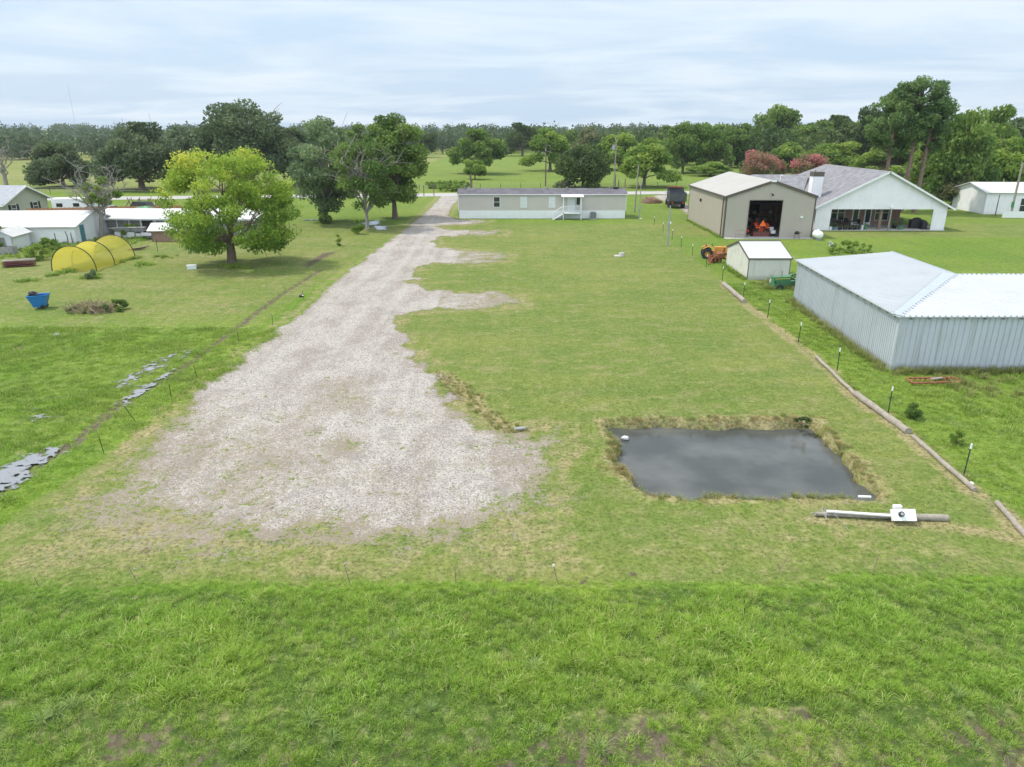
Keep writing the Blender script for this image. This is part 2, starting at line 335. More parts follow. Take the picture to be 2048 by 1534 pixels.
def brick_mat():
    m,t,b,o=newmat('brown_brick');tc=N(t,'ShaderNodeTexCoord').outputs['Object']
    mp=N(t,'ShaderNodeMapping');mp.inputs['Rotation'].default_value=(R(90),0,0);t.links.new(tc,mp.inputs[0])
    br=N(t,'ShaderNodeTexBrick');t.links.new(mp.outputs[0],br.inputs['Vector']);br.inputs['Scale'].default_value=4
    br.inputs['Color1'].default_value=(.20,.105,.075,1);br.inputs['Color2'].default_value=(.31,.18,.13,1);br.inputs['Mortar'].default_value=(.38,.35,.31,1);br.inputs['Mortar Size'].default_value=.015
    t.links.new(br.outputs[0],b.inputs['Base Color']);b.inputs['Roughness'].default_value=.9;return m
M['brick']=brick_mat()
def weather(m,amt,col):   # vertical dirt streaks and mud splash near the foot
    t=m.node_tree;b=t.nodes['Principled BSDF'];src=b.inputs['Base Color'].links[0].from_socket;tc=N(t,'ShaderNodeTexCoord').outputs['Object']
    f1=ramp(t,noise(t,tc,1.,5,.65,(3.2,3.2,.22)),.50,.72,0,amt);sp=N(t,'ShaderNodeSeparateXYZ');t.links.new(tc,sp.inputs[0])
    hz_=math_(t,'ADD',sp.outputs[2],math_(t,'MULTIPLY',noise(t,tc,3,4,.7),-.5));f2=ramp(t,hz_,-.15,.25,amt*1.4,0)
    f=math_(t,'MAXIMUM',f1,f2);t.links.new(mixc(t,f,src,col),b.inputs['Base Color'])
for k_,a_ in (('galv',.40),('tan',.22),('lapmetal',.35),('whitev',.12)): weather(M[k_],a_,(.30,.29,.25))
def roof_age(m,amt,col):
    t=m.node_tree;b=t.nodes['Principled BSDF'];src=b.inputs['Base Color'].links[0].from_socket;tc=N(t,'ShaderNodeTexCoord').outputs['Object']
    f=ramp(t,noise(t,tc,.55,6,.7),.46,.74,0,amt);t.links.new(mixc(t,f,src,col),b.inputs['Base Color'])
roof_age(M['groof'],.35,(.40,.41,.41));roof_age(M['tanroof'],.3,(.30,.28,.25))
def net_mat():
    m,t,b,o=newmat('yellow_netting');b.inputs['Base Color'].default_value=(.85,.72,.12,1);b.inputs['Roughness'].default_value=.8
    tl=N(t,'ShaderNodeBsdfTranslucent');tl.inputs[0].default_value=(.85,.72,.12,1);a=N(t,'ShaderNodeMixShader');a.inputs[0].default_value=.5
    t.links.new(b.outputs[0],a.inputs[1]);t.links.new(tl.outputs[0],a.inputs[2])
    tr=N(t,'ShaderNodeBsdfTransparent');c=N(t,'ShaderNodeMixShader');c.inputs[0].default_value=.50
    t.links.new(a.outputs[0],c.inputs[1]);t.links.new(tr.outputs[0],c.inputs[2]);t.links.new(c.outputs[0],o.inputs[0]);return m
M['net']=net_mat()
L_=dict(
 oak=leaf_mat('live_oak_leaf',(.035,.058,.026),(.095,.125,.058),gain=1.9),
 dark=leaf_mat('dark_leaf',(.028,.052,.015),(.075,.110,.030),gain=1.75),
 pecan=leaf_mat('pecan_leaf',(.045,.090,.018),(.13,.19,.040),gain=1.75),
 bright=leaf_mat('bright_leaf',(.07,.13,.020),(.18,.24,.045),gain=1.75),
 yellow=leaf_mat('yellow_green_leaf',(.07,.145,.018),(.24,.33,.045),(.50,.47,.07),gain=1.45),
 grey=leaf_mat('cottonwood_leaf',(.065,.105,.048),(.15,.20,.095),gain=1.75),
 pine=leaf_mat('pine_needle',(.045,.085,.030),(.12,.18,.055),gain=1.75),
 pink=leaf_mat('crepe_myrtle_leaf',(.09,.14,.04),(.19,.17,.08),(.52,.16,.19),gain=1.25),
 olive=leaf_mat('olive_leaf',(.07,.085,.035),(.15,.16,.07),gain=1.75),
 farl=leaf_mat('distant_leaf',(.050,.085,.045),(.11,.155,.075),gain=1.15),
)
# ---------------------------------------------------------------- ground
def sdist(X,Y,poly):   # signed distance, inside positive
    P=np.array(poly);d=np.full(X.shape,1e9);ins=np.zeros(X.shape,bool);n=len(P)
    for i in range(n):
        a,b=P[i],P[(i+1)%n];e=b-a;wx,wy=X-a[0],Y-a[1]
        t=np.clip((wx*e[0]+wy*e[1])/(e@e+1e-9),0,1);d=np.minimum(d,(wx-t*e[0])**2+(wy-t*e[1])**2)
        if a[1]!=b[1]:
            c=((a[1]>Y)!=(b[1]>Y))&(X<(b[0]-a[0])*(Y-a[1])/(b[1]-a[1])+a[0]);ins^=c
    d=np.sqrt(d);return np.where(ins,d,-d)
def ldist(X,Y,line):
    P=np.array(line);d=np.full(X.shape,1e9)
    for i in range(len(P)-1):
        a,b=P[i],P[i+1];e=b-a;wx,wy=X-a[0],Y-a[1]
        t=np.clip((wx*e[0]+wy*e[1])/(e@e+1e-9),0,1);d=np.minimum(d,(wx-t*e[0])**2+(wy-t*e[1])**2)
    return np.sqrt(d)
def sst(v,a,b): t=np.clip((v-a)/(b-a),0,1);return t*t*(3-2*t)
_lat=np.random.default_rng(3).random((256,256))
def vnoise(X,Y,s):
    x=X*s+1000;y=Y*s+1000;i=np.floor(x).astype(int);j=np.floor(y).astype(int);u=x-i;v=y-j;u=u*u*(3-2*u);v=v*v*(3-2*v)
    g=lambda a,b:_lat[a%256,b%256]
    return (g(i,j)*(1-u)+g(i+1,j)*u)*(1-v)+(g(i,j+1)*(1-u)+g(i+1,j+1)*u)*v
def PL(*p): return [G(*q) for q in p]
DRIVE=PL((876,386),(880,395),(850,425),(800,465),(740,510),(690,545),(640,590),(590,635),(540,670),(490,705),(440,745),(390,790),(340,840),(290,890),(240,930),(205,970),(190,1010),(225,1050),(350,1068),(480,1078),(600,1080),(700,1100),(760,1110),(850,1090),(950,1062),(1060,1010),(1095,960),(1090,905),(1105,868),(1040,868),(985,858),(960,832),(920,802),(880,772),(850,735),(820,700),(795,660),(800,635),(840,622),(900,618),(1000,615),(1035,608),(1040,592),(990,585),(900,582),(845,578),(825,560),(835,535),(865,524),(960,529),(1010,522),(1018,505),(960,501),(900,499),(875,490),(872,476),(920,471),(1005,469),(1008,460),(900,460),(870,452),(960,448),(980,441),(918,439),(898,432),(905,412),(918,400),(918,386))
POND=[(5.0,21.85),(4.35,23.3),(3.9,25.2),(4.3,26.2),(4.1,28.5),(6,28.75),(9,28.65),(13.1,28.75),(13.25,27.4),(13.1,24.5),(12.85,21.75),(9,21.75)]
RUT1=PL((0,975),(60,930),(150,885),(240,805),(350,745),(420,695),(480,650),(560,590),(640,540))
RUT2=PL((60,860),(240,770),(300,730),(360,700),(400,670))
PUDDLES=[PL((-60,965),(0,938),(60,908),(152,883),(105,920),(45,966),(0,994),(-60,1024)),PL((235,815),(258,785),(300,762),(352,738),(340,752),(290,788),(246,818)),PL((232,770),(262,745),(305,725),(352,702),(352,712),(318,738),(278,758),(240,782)),PL((66,822),(80,826),(95,846),(76,840)),PL((722,446),(758,440),(760,449),(730,452)),PL((746,452),(776,452),(772,461),(750,459)),PL((360,712),(385,695),(376,712),(362,720)),PL((110,668),(120,667),(119,673),(111,673))]
FENCEL=PL((0,1062),(60,1010),(200,925),(340,828),(470,740),(560,670),(640,600),(760,520),(840,460))
LOGL=[(17.3,57.3),(17.0,50.6),(16.9,37.8),(16.3,31.5),(16.5,27.9),(16.2,22.1),(16.4,21.2),(16.0,19.3)]
BARE=PL((860,742),(905,745),(950,780),(1000,830),(1060,862),(1000,862),(950,820),(900,780))
def cover(X,Y):
    n1=vnoise(X,Y,.35);n2=vnoise(X,Y,1.3);n3=vnoise(X,Y,.11)
    sd0=sdist(X,Y,DRIVE);sd=sd0+(1.5*(vnoise(X,Y,.75)-.5)+.9*(vnoise(X,Y,2.1)-.5))*np.where(X>-9.5+.0*Y,1,.35)*np.where(Y<90,1,.4)
    w=np.where(Y<30,1.3,.5)+.9*n1*(Y<24)
    gv=sst(sd,-w*.8,w*1.1)
    cen=np.exp(-((X+4.0+(Y-25)*.02)/3.2)**2)                       # worn bright centre
    gv=gv*np.where(Y<36,.60+.18*cen+.22*n2+.28*sst(Y,24,36),1.0-.25*(n2>.72)*sst(-sd,-1.5,-.3))
    for q_ in ((-8.2,33.5,1.6),(-7.5,31,1.3),(-5.2,29.6,.8),(-3.9,29.3,.6),(-6.6,26,.7)): gv=gv-.33*np.exp(-((X-q_[0])**2+(Y-q_[1])**2)/q_[2]**2)*(.4+.9*n2)
    gv=gv-.8*np.exp(-(((X+3.7)/.75)**2+((Y-19.35)/.45)**2))
    gv=gv*np.where((X>-5.5)&(Y>38),.62+.35*n2-.20*sst(X,-5,0)-.12*(Y>60),1)
    gv=np.maximum(gv,0)
    gv=np.maximum(gv,.46*sst(sdist(X,Y,PL((40,1030),(250,930),(1100,930),(1180,1000),(1000,1130),(300,1150),(60,1120))),-1,2.5))
    gv=np.maximum(gv,.9*sst(sdist(X,Y,PL((1372,405),(1405,425),(1385,438),(1370,428),(1350,412),(1300,392),(1330,388))),-.5,1))
    gv=np.maximum(gv,.8*sst(sdist(X,Y,PL((250,408),(330,404),(345,418),(240,420))),-.5,1.5))
    gv=np.maximum(gv,.6*sst(sdist(X,Y,PL((1560,505),(1590,510),(1610,530),(1580,520))),-.3,.8))
    # lush
    edge=16.75+.5*(vnoise(X,Y*0,.6)-.5)+ .5*(X>9)
    lush=sst(edge-Y,-.15,.35)
    ry=np.interp(Y,[p[1] for p in LOGL[::-1]],[p[0] for p in LOGL[::-1]])
    lush=np.maximum(lush,sst(X-ry,.1,.8)*(Y<85)*(.75+.3*(n3-.5)))
    fx=np.interp(Y,[p[1] for p in FENCEL],[p[0] for p in FENCEL])
    left=sst(fx-X,-.1,.3)*(Y<90)
    lush=np.maximum(lush,left*np.where(Y<45,.85,.55-.45*sst(Y,45,52))*(.8+.4*n3))
    strip=sst(fx-X,-.1,.2)*sst(X-fx,-2.6,-1.6)*(Y<95);lush=np.maximum(lush,strip)
    lush=np.where(Y>97,.45+.4*n3,lush);lush=np.where(Y>150,.35+.3*n3,lush)
    lush=np.where((Y>100)&(Y<104)&(X>-8)&(X<17),.9,lush)
    lush=np.where(Y<edge-.05,1.+.9*sst(edge-Y,.1,.8),lush)
    # dry
    dry=np.zeros(X.shape)+.22*n3+.06
    dry=np.maximum(dry,.75*np.exp(-((sd+.5)/.7)**2)*(sd<.5)*(.6+.6*n2))
    band=sst(Y,16.8,17.4)*(1-sst(Y,19.5,23))*(X>-15)*(X<16.8)
    dry=np.maximum(dry,band*(.35+.4*n1)*np.where(X<2,1.15,.8))
    pd=sdist(X,Y,POND);dry=np.maximum(dry,1.0*np.exp(-((pd-.05)/.75)**2)*(.5+.7*n2))
    dry=np.maximum(dry,.35*sst(pd,-4,-.5)*(pd<0))
    dry=np.maximum(dry,.95*np.exp(-((ldist(X,Y,LOGL)-.15)/.4)**2)*(.5+.8*n2))
    dry=np.maximum(dry,.9*np.exp(-(ldist(X,Y,PL((1625,1040),(1893,1050),(2040,1080)))/.5)**2))
    bd_=sdist(X,Y,BARE);dry=np.maximum(dry,.95*sst(bd_,-.4,.3))
    dry=np.where((Y<16.4),np.maximum(.05*n1,0),dry)
    dry=np.where((Y<12.2),(.15+.5*n1),dry)
    dry=np.where((Y>150)&(X<-30),.40+.3*n3,dry);dry=np.where((Y>150)&(X>=-30),.12*n3,dry)
    dry=np.where((X<fx-2)&(Y>17)&(Y<43),.06*n1,dry)
    dry=np.where((X<fx-2)&(Y>43)&(Y<95),.22+.35*n1,dry)
    # mud
    mud=np.exp(-(ldist(X,Y,RUT1)/.5)**2)*.70;mud=np.maximum(mud,np.exp(-(ldist(X,Y,RUT2)/.3)**2)*.5)
    for p in PUDDLES: mud=np.maximum(mud,.55*sst(sdist(X,Y,p),-.3,.1))
    mud=np.maximum(mud,.85*sst(sdist(X,Y,PL((600,528),(640,505),(690,500),(650,520),(610,545))),-.5,1))
    mud=np.maximum(mud,.60*sst(12.5+.9*(n1-.5)-Y,0,1.0)*(.45+.65*n2))
    mud=np.maximum(mud,.9*sst(pd,.1,.6));mud=np.maximum(mud,.62*sst(bd_,-.2,.5)*n2*1.3)
    mud=np.maximum(mud,.60*sst(sdist(X,Y,PL((1800,1130),(1900,1105),(1960,1110),(1850,1150))),-.3,.4))
    for (px,py,r) in ((290,1103,.35),(1030,1160,.3),(540,1015,.3),(40,695,.8),(1170,1162,.3),(1265,1150,.25)):
        q=G(px,py);mud=np.maximum(mud,.75*np.exp(-((X-q[0])**2+(Y-q[1])**2)/r**2))
    for q in TPOSTS: mud=np.maximum(mud,.0);dry=np.maximum(dry,1.0*np.exp(-((X-q[0])**2+(Y-q[1])**2)/.4**2))
    return gv,lush,dry,mud
TPOSTS=[(16.65,23.49),(16.88,29.55),(17.12,35.43),(17.08,40.73),(17.23,46.57),(17.3,52.2),(17.55,58.75),(17.79,64.87),(18.0,70.9),(18.1,76.49),(18.35,82.2),(18.5,88.2),(18.6,94.5)]
def heights(X,Y):
    z=.05*(vnoise(X,Y,.25)-.5)+.03*(vnoise(X,Y,.9)-.5)
    z=z*(1-sst(Y,100,130))*(1-sst(np.abs(X),60,80))
    pd=sdist(X,Y,POND)+.34*(vnoise(X,Y,1.1)-.5)+.22*(vnoise(X,Y,3.1)-.5);z=z-1.3*sst(pd,-.04,.42)
    z=z+.05*np.exp(-((pd+.35)/.3)**2)
    z=z-.06*np.exp(-(ldist(X,Y,RUT1)/.5)**2)
    bd=sdist(X,Y,BARE);z=z-.18*sst(bd,-.5,.6)
    z=z+.12*sst(16.9-Y,0,.6)*sst(Y,10,12.5)-.25*sst(12.0-Y,0,2)
    return z
def axis(a,b,st,grow,lo,hi):
    v=list(np.arange(a,b,st));s=st;x=v[-1]
    while x<hi: s*=grow;x+=s;v.append(x)
    s=st;x=v[0];w=[]
    while x>lo: s*=grow;x-=s;w.append(x)
    return np.array(w[::-1]+v)
xs=axis(-21,21,.17,1.09,-9000,9000)
ys=[8.];
while ys[-1]<130: ys.append(ys[-1]+max(.11,ys[-1]*.0075))
s=ys[-1]*.0075
while ys[-1]<14000: s*=1.08;ys.append(ys[-1]+s)
w=[];y=8;s=.3
while y>-400: s*=1.3;y-=s;w.append(y)
ys=np.array(w[::-1]+ys)
X,Y=np.meshgrid(xs,ys);Z=heights(X,Y);gv,lu,dr,mu=cover(X,Y)
nx,ny=len(xs),len(ys);I=np.arange(nx*ny).reshape(ny,nx)
F=np.stack([I[:-1,:-1],I[:-1,1:],I[1:,1:],I[1:,:-1]],-1).reshape(-1,4)
V=np.stack([X,Y,Z],-1).reshape(-1,3);CV=np.stack([gv,lu,dr,mu],-1).reshape(-1,4).astype(np.float32)
def submesh(name,V,F,CV,dz,mat_):
    u,inv=np.unique(F,return_inverse=True);me=fmesh(name,V[u]+np.array([0,0,dz]),inv.reshape(-1,4),True)
    a=me.attributes.new('cover','FLOAT_COLOR','POINT');a.data.foreach_set('color',CV[u].ravel())
    return obj(name,me,mat_)
tag(submesh('ground',V,F,CV,0,M['ground']),'mown lawn and grass fields with bare and dry patches',kind='structure')
fc=V[F].mean(1);gvf=gv.ravel()[F].mean(1)+.5*(vnoise(fc[:,0],fc[:,1],2.)-.5)*(fc[:,1]<30)
sel=(sdist(fc[:,0],fc[:,1],DRIVE)>-.2)&(gvf>.36)
tag(submesh('gravel_driveway',V,F[sel],CV,.006,M['ground']),'pale gravel driveway widening into a gravel yard',kind='structure')
def sheet(name,poly,z,mat_,n=None,label=None,jag=0,shr=0):
    # fine mesh filling a polygon
    P=np.array(poly);x0,y0=P.min(0)-.3;x1,y1=P.max(0)+.3;st=max((x1-x0),(y1-y0))/ (n or 60)
    a,b=np.meshgrid(np.arange(x0,x1,st),np.arange(y0,y1,st));c=sdist(a+st/2,b+st/2,poly)+jag*(vnoise(a*3,b*3,1.1)-.5)+jag*.9*(vnoise(a*9,b*9,.8)-.5)+jag*.35*(vnoise(a*20,b*20,1.)-.5)-shr
    I=np.arange(a.size).reshape(a.shape);F=np.stack([I[:-1,:-1],I[:-1,1:],I[1:,1:],I[1:,:-1]],-1)[c[:-1,:-1]>(-.25 if jag else 0)]
    u,inv=np.unique(F,return_inverse=True);V=np.stack([a.ravel()[u],b.ravel()[u],np.full(len(u),z)],-1)
    me=fmesh(name,V,inv.reshape(-1,4));me.attributes.new('edge','FLOAT','POINT').data.foreach_set('value',c.ravel()[u].astype(np.float32));return tag(obj(name,me,mat_),label,kind='structure')
sheet('pond_water',[(3.4,21.4),(3.4,29.3),(13.9,29.3),(13.9,21.4)],-.36,M['pond'],40,'still dark water of the small rectangular pond')
for i,p in enumerate(PUDDLES): sheet('puddle',p,.035 if i not in(4,5) else .03,M['puddle'],150,'shallow rain puddle in the wet grass',jag=.75 if i<4 else .5,shr=.10 if i<3 else .0)
# road across the back
rd=MB();P0=[]
for x in range(-400,401,20): P0.append(x)
f=lambda x:143.2+.115*x-.0003*x*x*(1 if x>0 else .2)
rd.add([(x,f(x)-3.4,.03) for x in P0]+[(x,f(x)+3.4,.03) for x in P0],[(i,i+1,len(P0)+i+1,len(P0)+i) for i in range(len(P0)-1)])
tag(rd.build('road',M['asphalt']),'pale country road crossing behind the home',kind='structure')
# farm track beyond the road
tk=MB();tp=[G(*q) for q in((1330,326),(1375,332),(1400,340),(1440,345),(1500,347))]
tk.add([(x,y-1.2,.03) for x,y in tp]+[(x,y+1.2,.03) for x,y in tp],[(i,i+1,5+i+1,5+i) for i in range(4)])
tag(tk.build('farm_track',M['soil']),'brown dirt track through the pasture',kind='structure')
# ---------------------------------------------------------------- grass (stuff)
def tuft(name,n,rad,h,w,lean,mat_,seed,arch=.5):
    r=np.random.default_rng(seed);V=[];F=[];T=[]
    for i in range(n):
        a=r.random()*6.28;q=rad*math.sqrt(r.random());bx,by=q*math.cos(a),q*math.sin(a)
        d=a+r.normal()*.9;H=h*(.55+.6*r.random());l=lean*H*(.3+r.random());ww=w*(.7+.6*r.random());t=d+1.57+r.normal()*.4
        sx,sy=math.cos(t)*ww/2,math.sin(t)*ww/2;b=len(V)
        for k,f_ in((0,1),(.45,.85),(.8,.5)):
            ox=l*k**1.7;z=H*(k-arch*.35*k**3)
            cx,cy=bx+math.cos(d)*ox,by+math.sin(d)*ox
            V+=[(cx-sx*f_,cy-sy*f_,z-.02),(cx+sx*f_,cy+sy*f_,z-.02)]
        V.append((bx+math.cos(d)*l,by+math.sin(d)*l,H*(1-arch*.35)-.02))
        F+=[(b,b+1,b+3,b+2),(b+2,b+3,b+5,b+4),(b+4,b+5,b+6,b+6)];T+=[r.random()]*3
    me=bpy.data.meshes.new(name);me.from_pydata(V,[],[f if f[2]!=f[3] else f[:3] for f in F]);me.materials.append(mat_)
    me.attributes.new('tint','FLOAT','FACE').data.foreach_set('value',T)
    return bpy.data.objects.new(name,me)
def scatter(name,label,pts,scl,tufts,seed=1,zs=None):
    r=np.random.default_rng(seed);n=len(pts)
    z=heights(pts[:,0],pts[:,1]) if zs is None else zs
    V=np.stack([pts[:,0],pts[:,1],z],-1);me=bpy.data.meshes.new(name);me.vertices.add(n);me.vertices.foreach_set('co',V.astype(np.float32).ravel())
    a=me.attributes.new('rot','FLOAT_VECTOR','POINT');a.data.foreach_set('vector',np.stack([r.normal(0,.12,n),r.normal(0,.12,n),r.random(n)*6.28],-1).astype(np.float32).ravel())
    a=me.attributes.new('scl','FLOAT','POINT');a.data.foreach_set('value',np.asarray(scl,dtype=np.float32))
    o=obj(name,me);col=bpy.data.collections.new(name+'_tufts')
    for t in tufts: col.objects.link(t)
    ng=bpy.data.node_groups.new(name,'GeometryNodeTree');ng.interface.new_socket('Geometry',in_out='INPUT',socket_type='NodeSocketGeometry');ng.interface.new_socket('Geometry',in_out='OUTPUT',socket_type='NodeSocketGeometry')
    gi=N(ng,'NodeGroupInput');go=N(ng,'NodeGroupOutput');ip=N(ng,'GeometryNodeInstanceOnPoints');ci=N(ng,'GeometryNodeCollectionInfo');ci.inputs[0].default_value=col;ci.inputs['Separate Children'].default_value=True;ci.inputs['Reset Children'].default_value=True
    ar=N(ng,'GeometryNodeInputNamedAttribute',data_type='FLOAT_VECTOR');ar.inputs[0].default_value='rot';as_=N(ng,'GeometryNodeInputNamedAttribute',data_type='FLOAT');as_.inputs[0].default_value='scl'
    rv=N(ng,'FunctionNodeRandomValue',data_type='INT');rv.inputs['Min'].default_value=0;rv.inputs['Max'].default_value=len(tufts)-1
    er=N(ng,'FunctionNodeEulerToRotation')
    l=ng.links;l.new(gi.outputs[0],ip.inputs['Points']);l.new(ci.outputs[0],ip.inputs['Instance']);ip.inputs['Pick Instance'].default_value=True
    l.new(rv.outputs[2],ip.inputs['Instance Index']);l.new(ar.outputs[0],er.inputs[0]);l.new(er.outputs[0],ip.inputs['Rotation']);l.new(as_.outputs[0],ip.inputs['Scale']);l.new(ip.outputs[0],go.inputs[0])
    md=o.modifiers.new('scatter','NODES');md.node_group=ng
    return tag(o,label,'grass',kind='stuff')
def rpts(x0,x1,y0,y1,dens,fn=None,seed=0):
    r=np.random.default_rng(seed);n=int((x1-x0)*(y1-y0)*dens);p=np.stack([r.uniform(x0,x1,n),r.uniform(y0,y1,n)],-1)
    if fn is not None: k=fn(p[:,0],p[:,1]);p=p[r.random(n)<k]
    return p
tallT=[tuft('tall_tuft',84,.20,.22,.009,.75,M['tall'],s_,.9) for s_ in range(4)]+[tuft('tall_tuft',36,.14,.32,.012,1.0,M['tall'],9,1.1)]
def fden(X,Y): return np.where(Y<12.6,.30+.65*sst(.6*vnoise(X,Y,.8)+.4*vnoise(X,Y,2.2),.4,.62),1.0)*np.where(Y>16.9+.6*(X>9)*(vnoise(X,Y*0,.5)),0,1)
p=rpts(-21,21,9.3,17.3,40,fden,1);sc_=(.40+.65*vnoise(p[:,0],p[:,1],.55)+.45*vnoise(p[:,0],p[:,1],2.3)*rng.random(len(p)))*(1-.45*sst(p[:,1],14.5,16.8))*np.where(p[:,1]<12.2,.8,1)
scatter('tall_grass','long bright green grass across the foreground',p,sc_,tallT,2)
coarse=[tuft('coarse_tuft',60,.10,.62,.018,.9,blade_mat('coarse_blade',.7,.1,1.3,(.24,.33,.12)),s_,1.1) for s_ in(21,22)]
p=np.array([G(115,1440),G(150,1425),G(90,1450),G(830,1440),G(860,1430),G(2000,1440),G(2030,1400),G(1370,1420),G(1390,1400),G(2010,1500),G(1480,1520),G(1950,1495),G(620,1455),G(480,1500),G(1640,1505),G(1080,1470),G(1200,1500),G(1700,1400),G(900,1360),G(30,1300)]+[tuple(q) for q in rpts(-16,16,10,15,.10,None,5)])
scatter('coarse_grass','coarse pale grass clumps standing out of the foreground grass',p,.35+.4*rng.random(len(p)),coarse,3)
stemT=[tuft('seed_stem',5,.10,.42,.010,.6,M['dryb'],s_,.7) for s_ in(24,25)]
p=rpts(-18,18,10,16.3,.9,None,77);scatter('seed_stems','pale dry grass stems among the long foreground grass',p,.5+.6*rng.random(len(p)),stemT,13)
sideT=[tuft('field_tuft',40,.24,.15,.018,.5,M['side'],s_) for s_ in range(30,33)]
def lden(X,Y):
    fx=np.interp(Y,[q[1] for q in FENCEL],[q[0] for q in FENCEL]);k=(X<fx-.1)*1.
    for q in PUDDLES: k=k*(1-.72*sst(sdist(X,Y,q),-.25,.05))
    k=k*(1-.7*np.exp(-(ldist(X,Y,RUT1)/.4)**2))
    return k*(.45+.55*vnoise(X,Y,.5))
p=rpts(-44,-6,16.5,44,13,lden,6);scatter('field_grass','rough green grass of the wet field on the left',p,(.5+.7*vnoise(p[:,0],p[:,1],.5))*(.8+p[:,1]/90),sideT,4)
def rden(X,Y):
    lx=np.interp(Y,[q[1] for q in LOGL[::-1]],[q[0] for q in LOGL[::-1]]);return (X>lx+.25)*1.*np.where((X>19.9)&(Y>35.3)&(Y<52),0,1)*(.5+.5*vnoise(X,Y,.6))
p=rpts(15.5,32,15,58,11,rden,7);k=(p[:,0]>20.5)&(p[:,1]<35)&(vnoise(p[:,0],p[:,1],.5)>.35)
scatter('rough_grass','ungrazed green grass beyond the log border on the right',p,(.45+.7*vnoise(p[:,0],p[:,1],.5))*(.75+p[:,1]/110)*np.where(k,1.7,1),sideT,5)
lawnT=[tuft('lawn_tuft',34,.22,.045,.014,.7,M['lawn'],s_) for s_ in range(40,43)]
def lawnden(X,Y):
    g_=cover(X,Y)[0];lx=np.interp(Y,[q[1] for q in LOGL[::-1]],[q[0] for q in LOGL[::-1]]);fx=np.interp(Y,[q[1] for q in FENCEL],[q[0] for q in FENCEL])
    return (X<lx-.1)*(X>fx+.1)*(1-sst(g_,.12,.55))*(sdist(X,Y,POND)<-.05)*(.35+.65*vnoise(X,Y,1.1))
p=rpts(-15,17,16.9,34,15,lawnden,8);scatter('lawn_grass','short mown grass of the lawn',p,.6+.7*rng.random(len(p)),lawnT,6)
dryT=[tuft('dry_tuft',36,.16,.22,.015,.7,M['dryb'],s_) for s_ in(50,51)];weedT=[tuft('weed_tuft',40,.18,.5,.022,.7,M['weed'],s_,.9) for s_ in(60,61)]
def pden(X,Y):
    d=sdist(X,Y,POND);return np.exp(-((d+.02)/.22)**2)*np.where(Y<22.3,.15,1)*(.3+.7*vnoise(X,Y,1.2))
p=rpts(2.8,14.2,20.9,29.6,34,pden,9);p=np.concatenate([p,G(1262,940)+rng.normal(0,.35,(60,2)),G(1300,960)+rng.normal(0,.3,(25,2)),G(1275,850)+rng.normal(0,.3,(30,2))])
scatter('pond_bank_grass','dry straw-coloured grass fringing the pond bank',p,.4+.55*rng.random(len(p)),dryT,7)
p=np.concatenate([rpts(2.8,14.2,20.9,29.6,9,pden,19),np.stack([rng.uniform(5,12.6,70),21.78+rng.normal(0,.09,70)],-1)]);p=np.concatenate([p,G(1605,850)+rng.normal(0,.25,(20,2)),G(1235,890)+rng.normal(0,.3,(22,2))])
scatter('pond_weeds','green weeds along the water edge of the pond',p,.3+.3*rng.random(len(p)),weedT,8)
p=[]
for t_ in np.linspace(0,1,95): p.append((19.85+1.1*t_-.35+rng.normal(0,.15),35.3+16.6*t_+rng.normal(0,.1)))
for t_ in np.linspace(0,1,150): p.append((19.9+13*t_+rng.normal(0,.1),35.2+rng.normal(0,.12)-.15))
for q in rpts(21.5,30,31.5,35,3,None,11): p.append(tuple(q))
for q in rpts(19.8,24,55.3,59,5,None,12): p.append(tuple(q))
p=np.array(p);scatter('wall_weeds','tall yellowish weeds along the foot of the grey metal barn',p,.5+.65*rng.random(len(p)),weedT,9)
p=[]
for t_ in np.linspace(0,1,60): p.append((19.7+rng.normal(0,.12),59.5+6.2*t_)); p.append((24.5+rng.normal(0,.15),84+17*t_))
for t_ in np.linspace(0,1,120):
    q=G(100+170*t_,552-35*t_);p.append((q[0]+rng.normal(0,.3),q[1]+rng.normal(0,.5)))
for q in rpts(-53,-42,70,86,2.2,None,13): p.append(tuple(q))
for px,py in((185,555),(48,563),(325,515),(290,530),(467,533),(470,536),(455,533),(1180,430)):
    g_=G(px,py)
    for i in range(14): p.append((g_[0]+rng.normal(0,.5),g_[1]+rng.normal(0,.4)))
p=np.array(p);scatter('yard_weeds','green weeds round the sheds and posts of the left yard',p,.5+.5*rng.random(len(p)),[tuft('yard_weed_tuft',30,.25,.45,.05,.7,M['side'],s_,.8) for s_ in(70,71)],10)
p=rpts(-4,2,25,38,30,lambda X,Y:sst(sdist(X,Y,BARE),-.25,.1)*.8,15);scatter('ditch_grass','olive and brown grass along the shallow ditch beside the gravel',p,.3+.3*rng.random(len(p)),[weedT[0],dryT[1]] if 0 else [tuft('ditch_tuft',34,.16,.3,.02,.7,M['weed'],88),tuft('ditch_tuft',34,.16,.25,.02,.7,M['dryb'],89)],15)
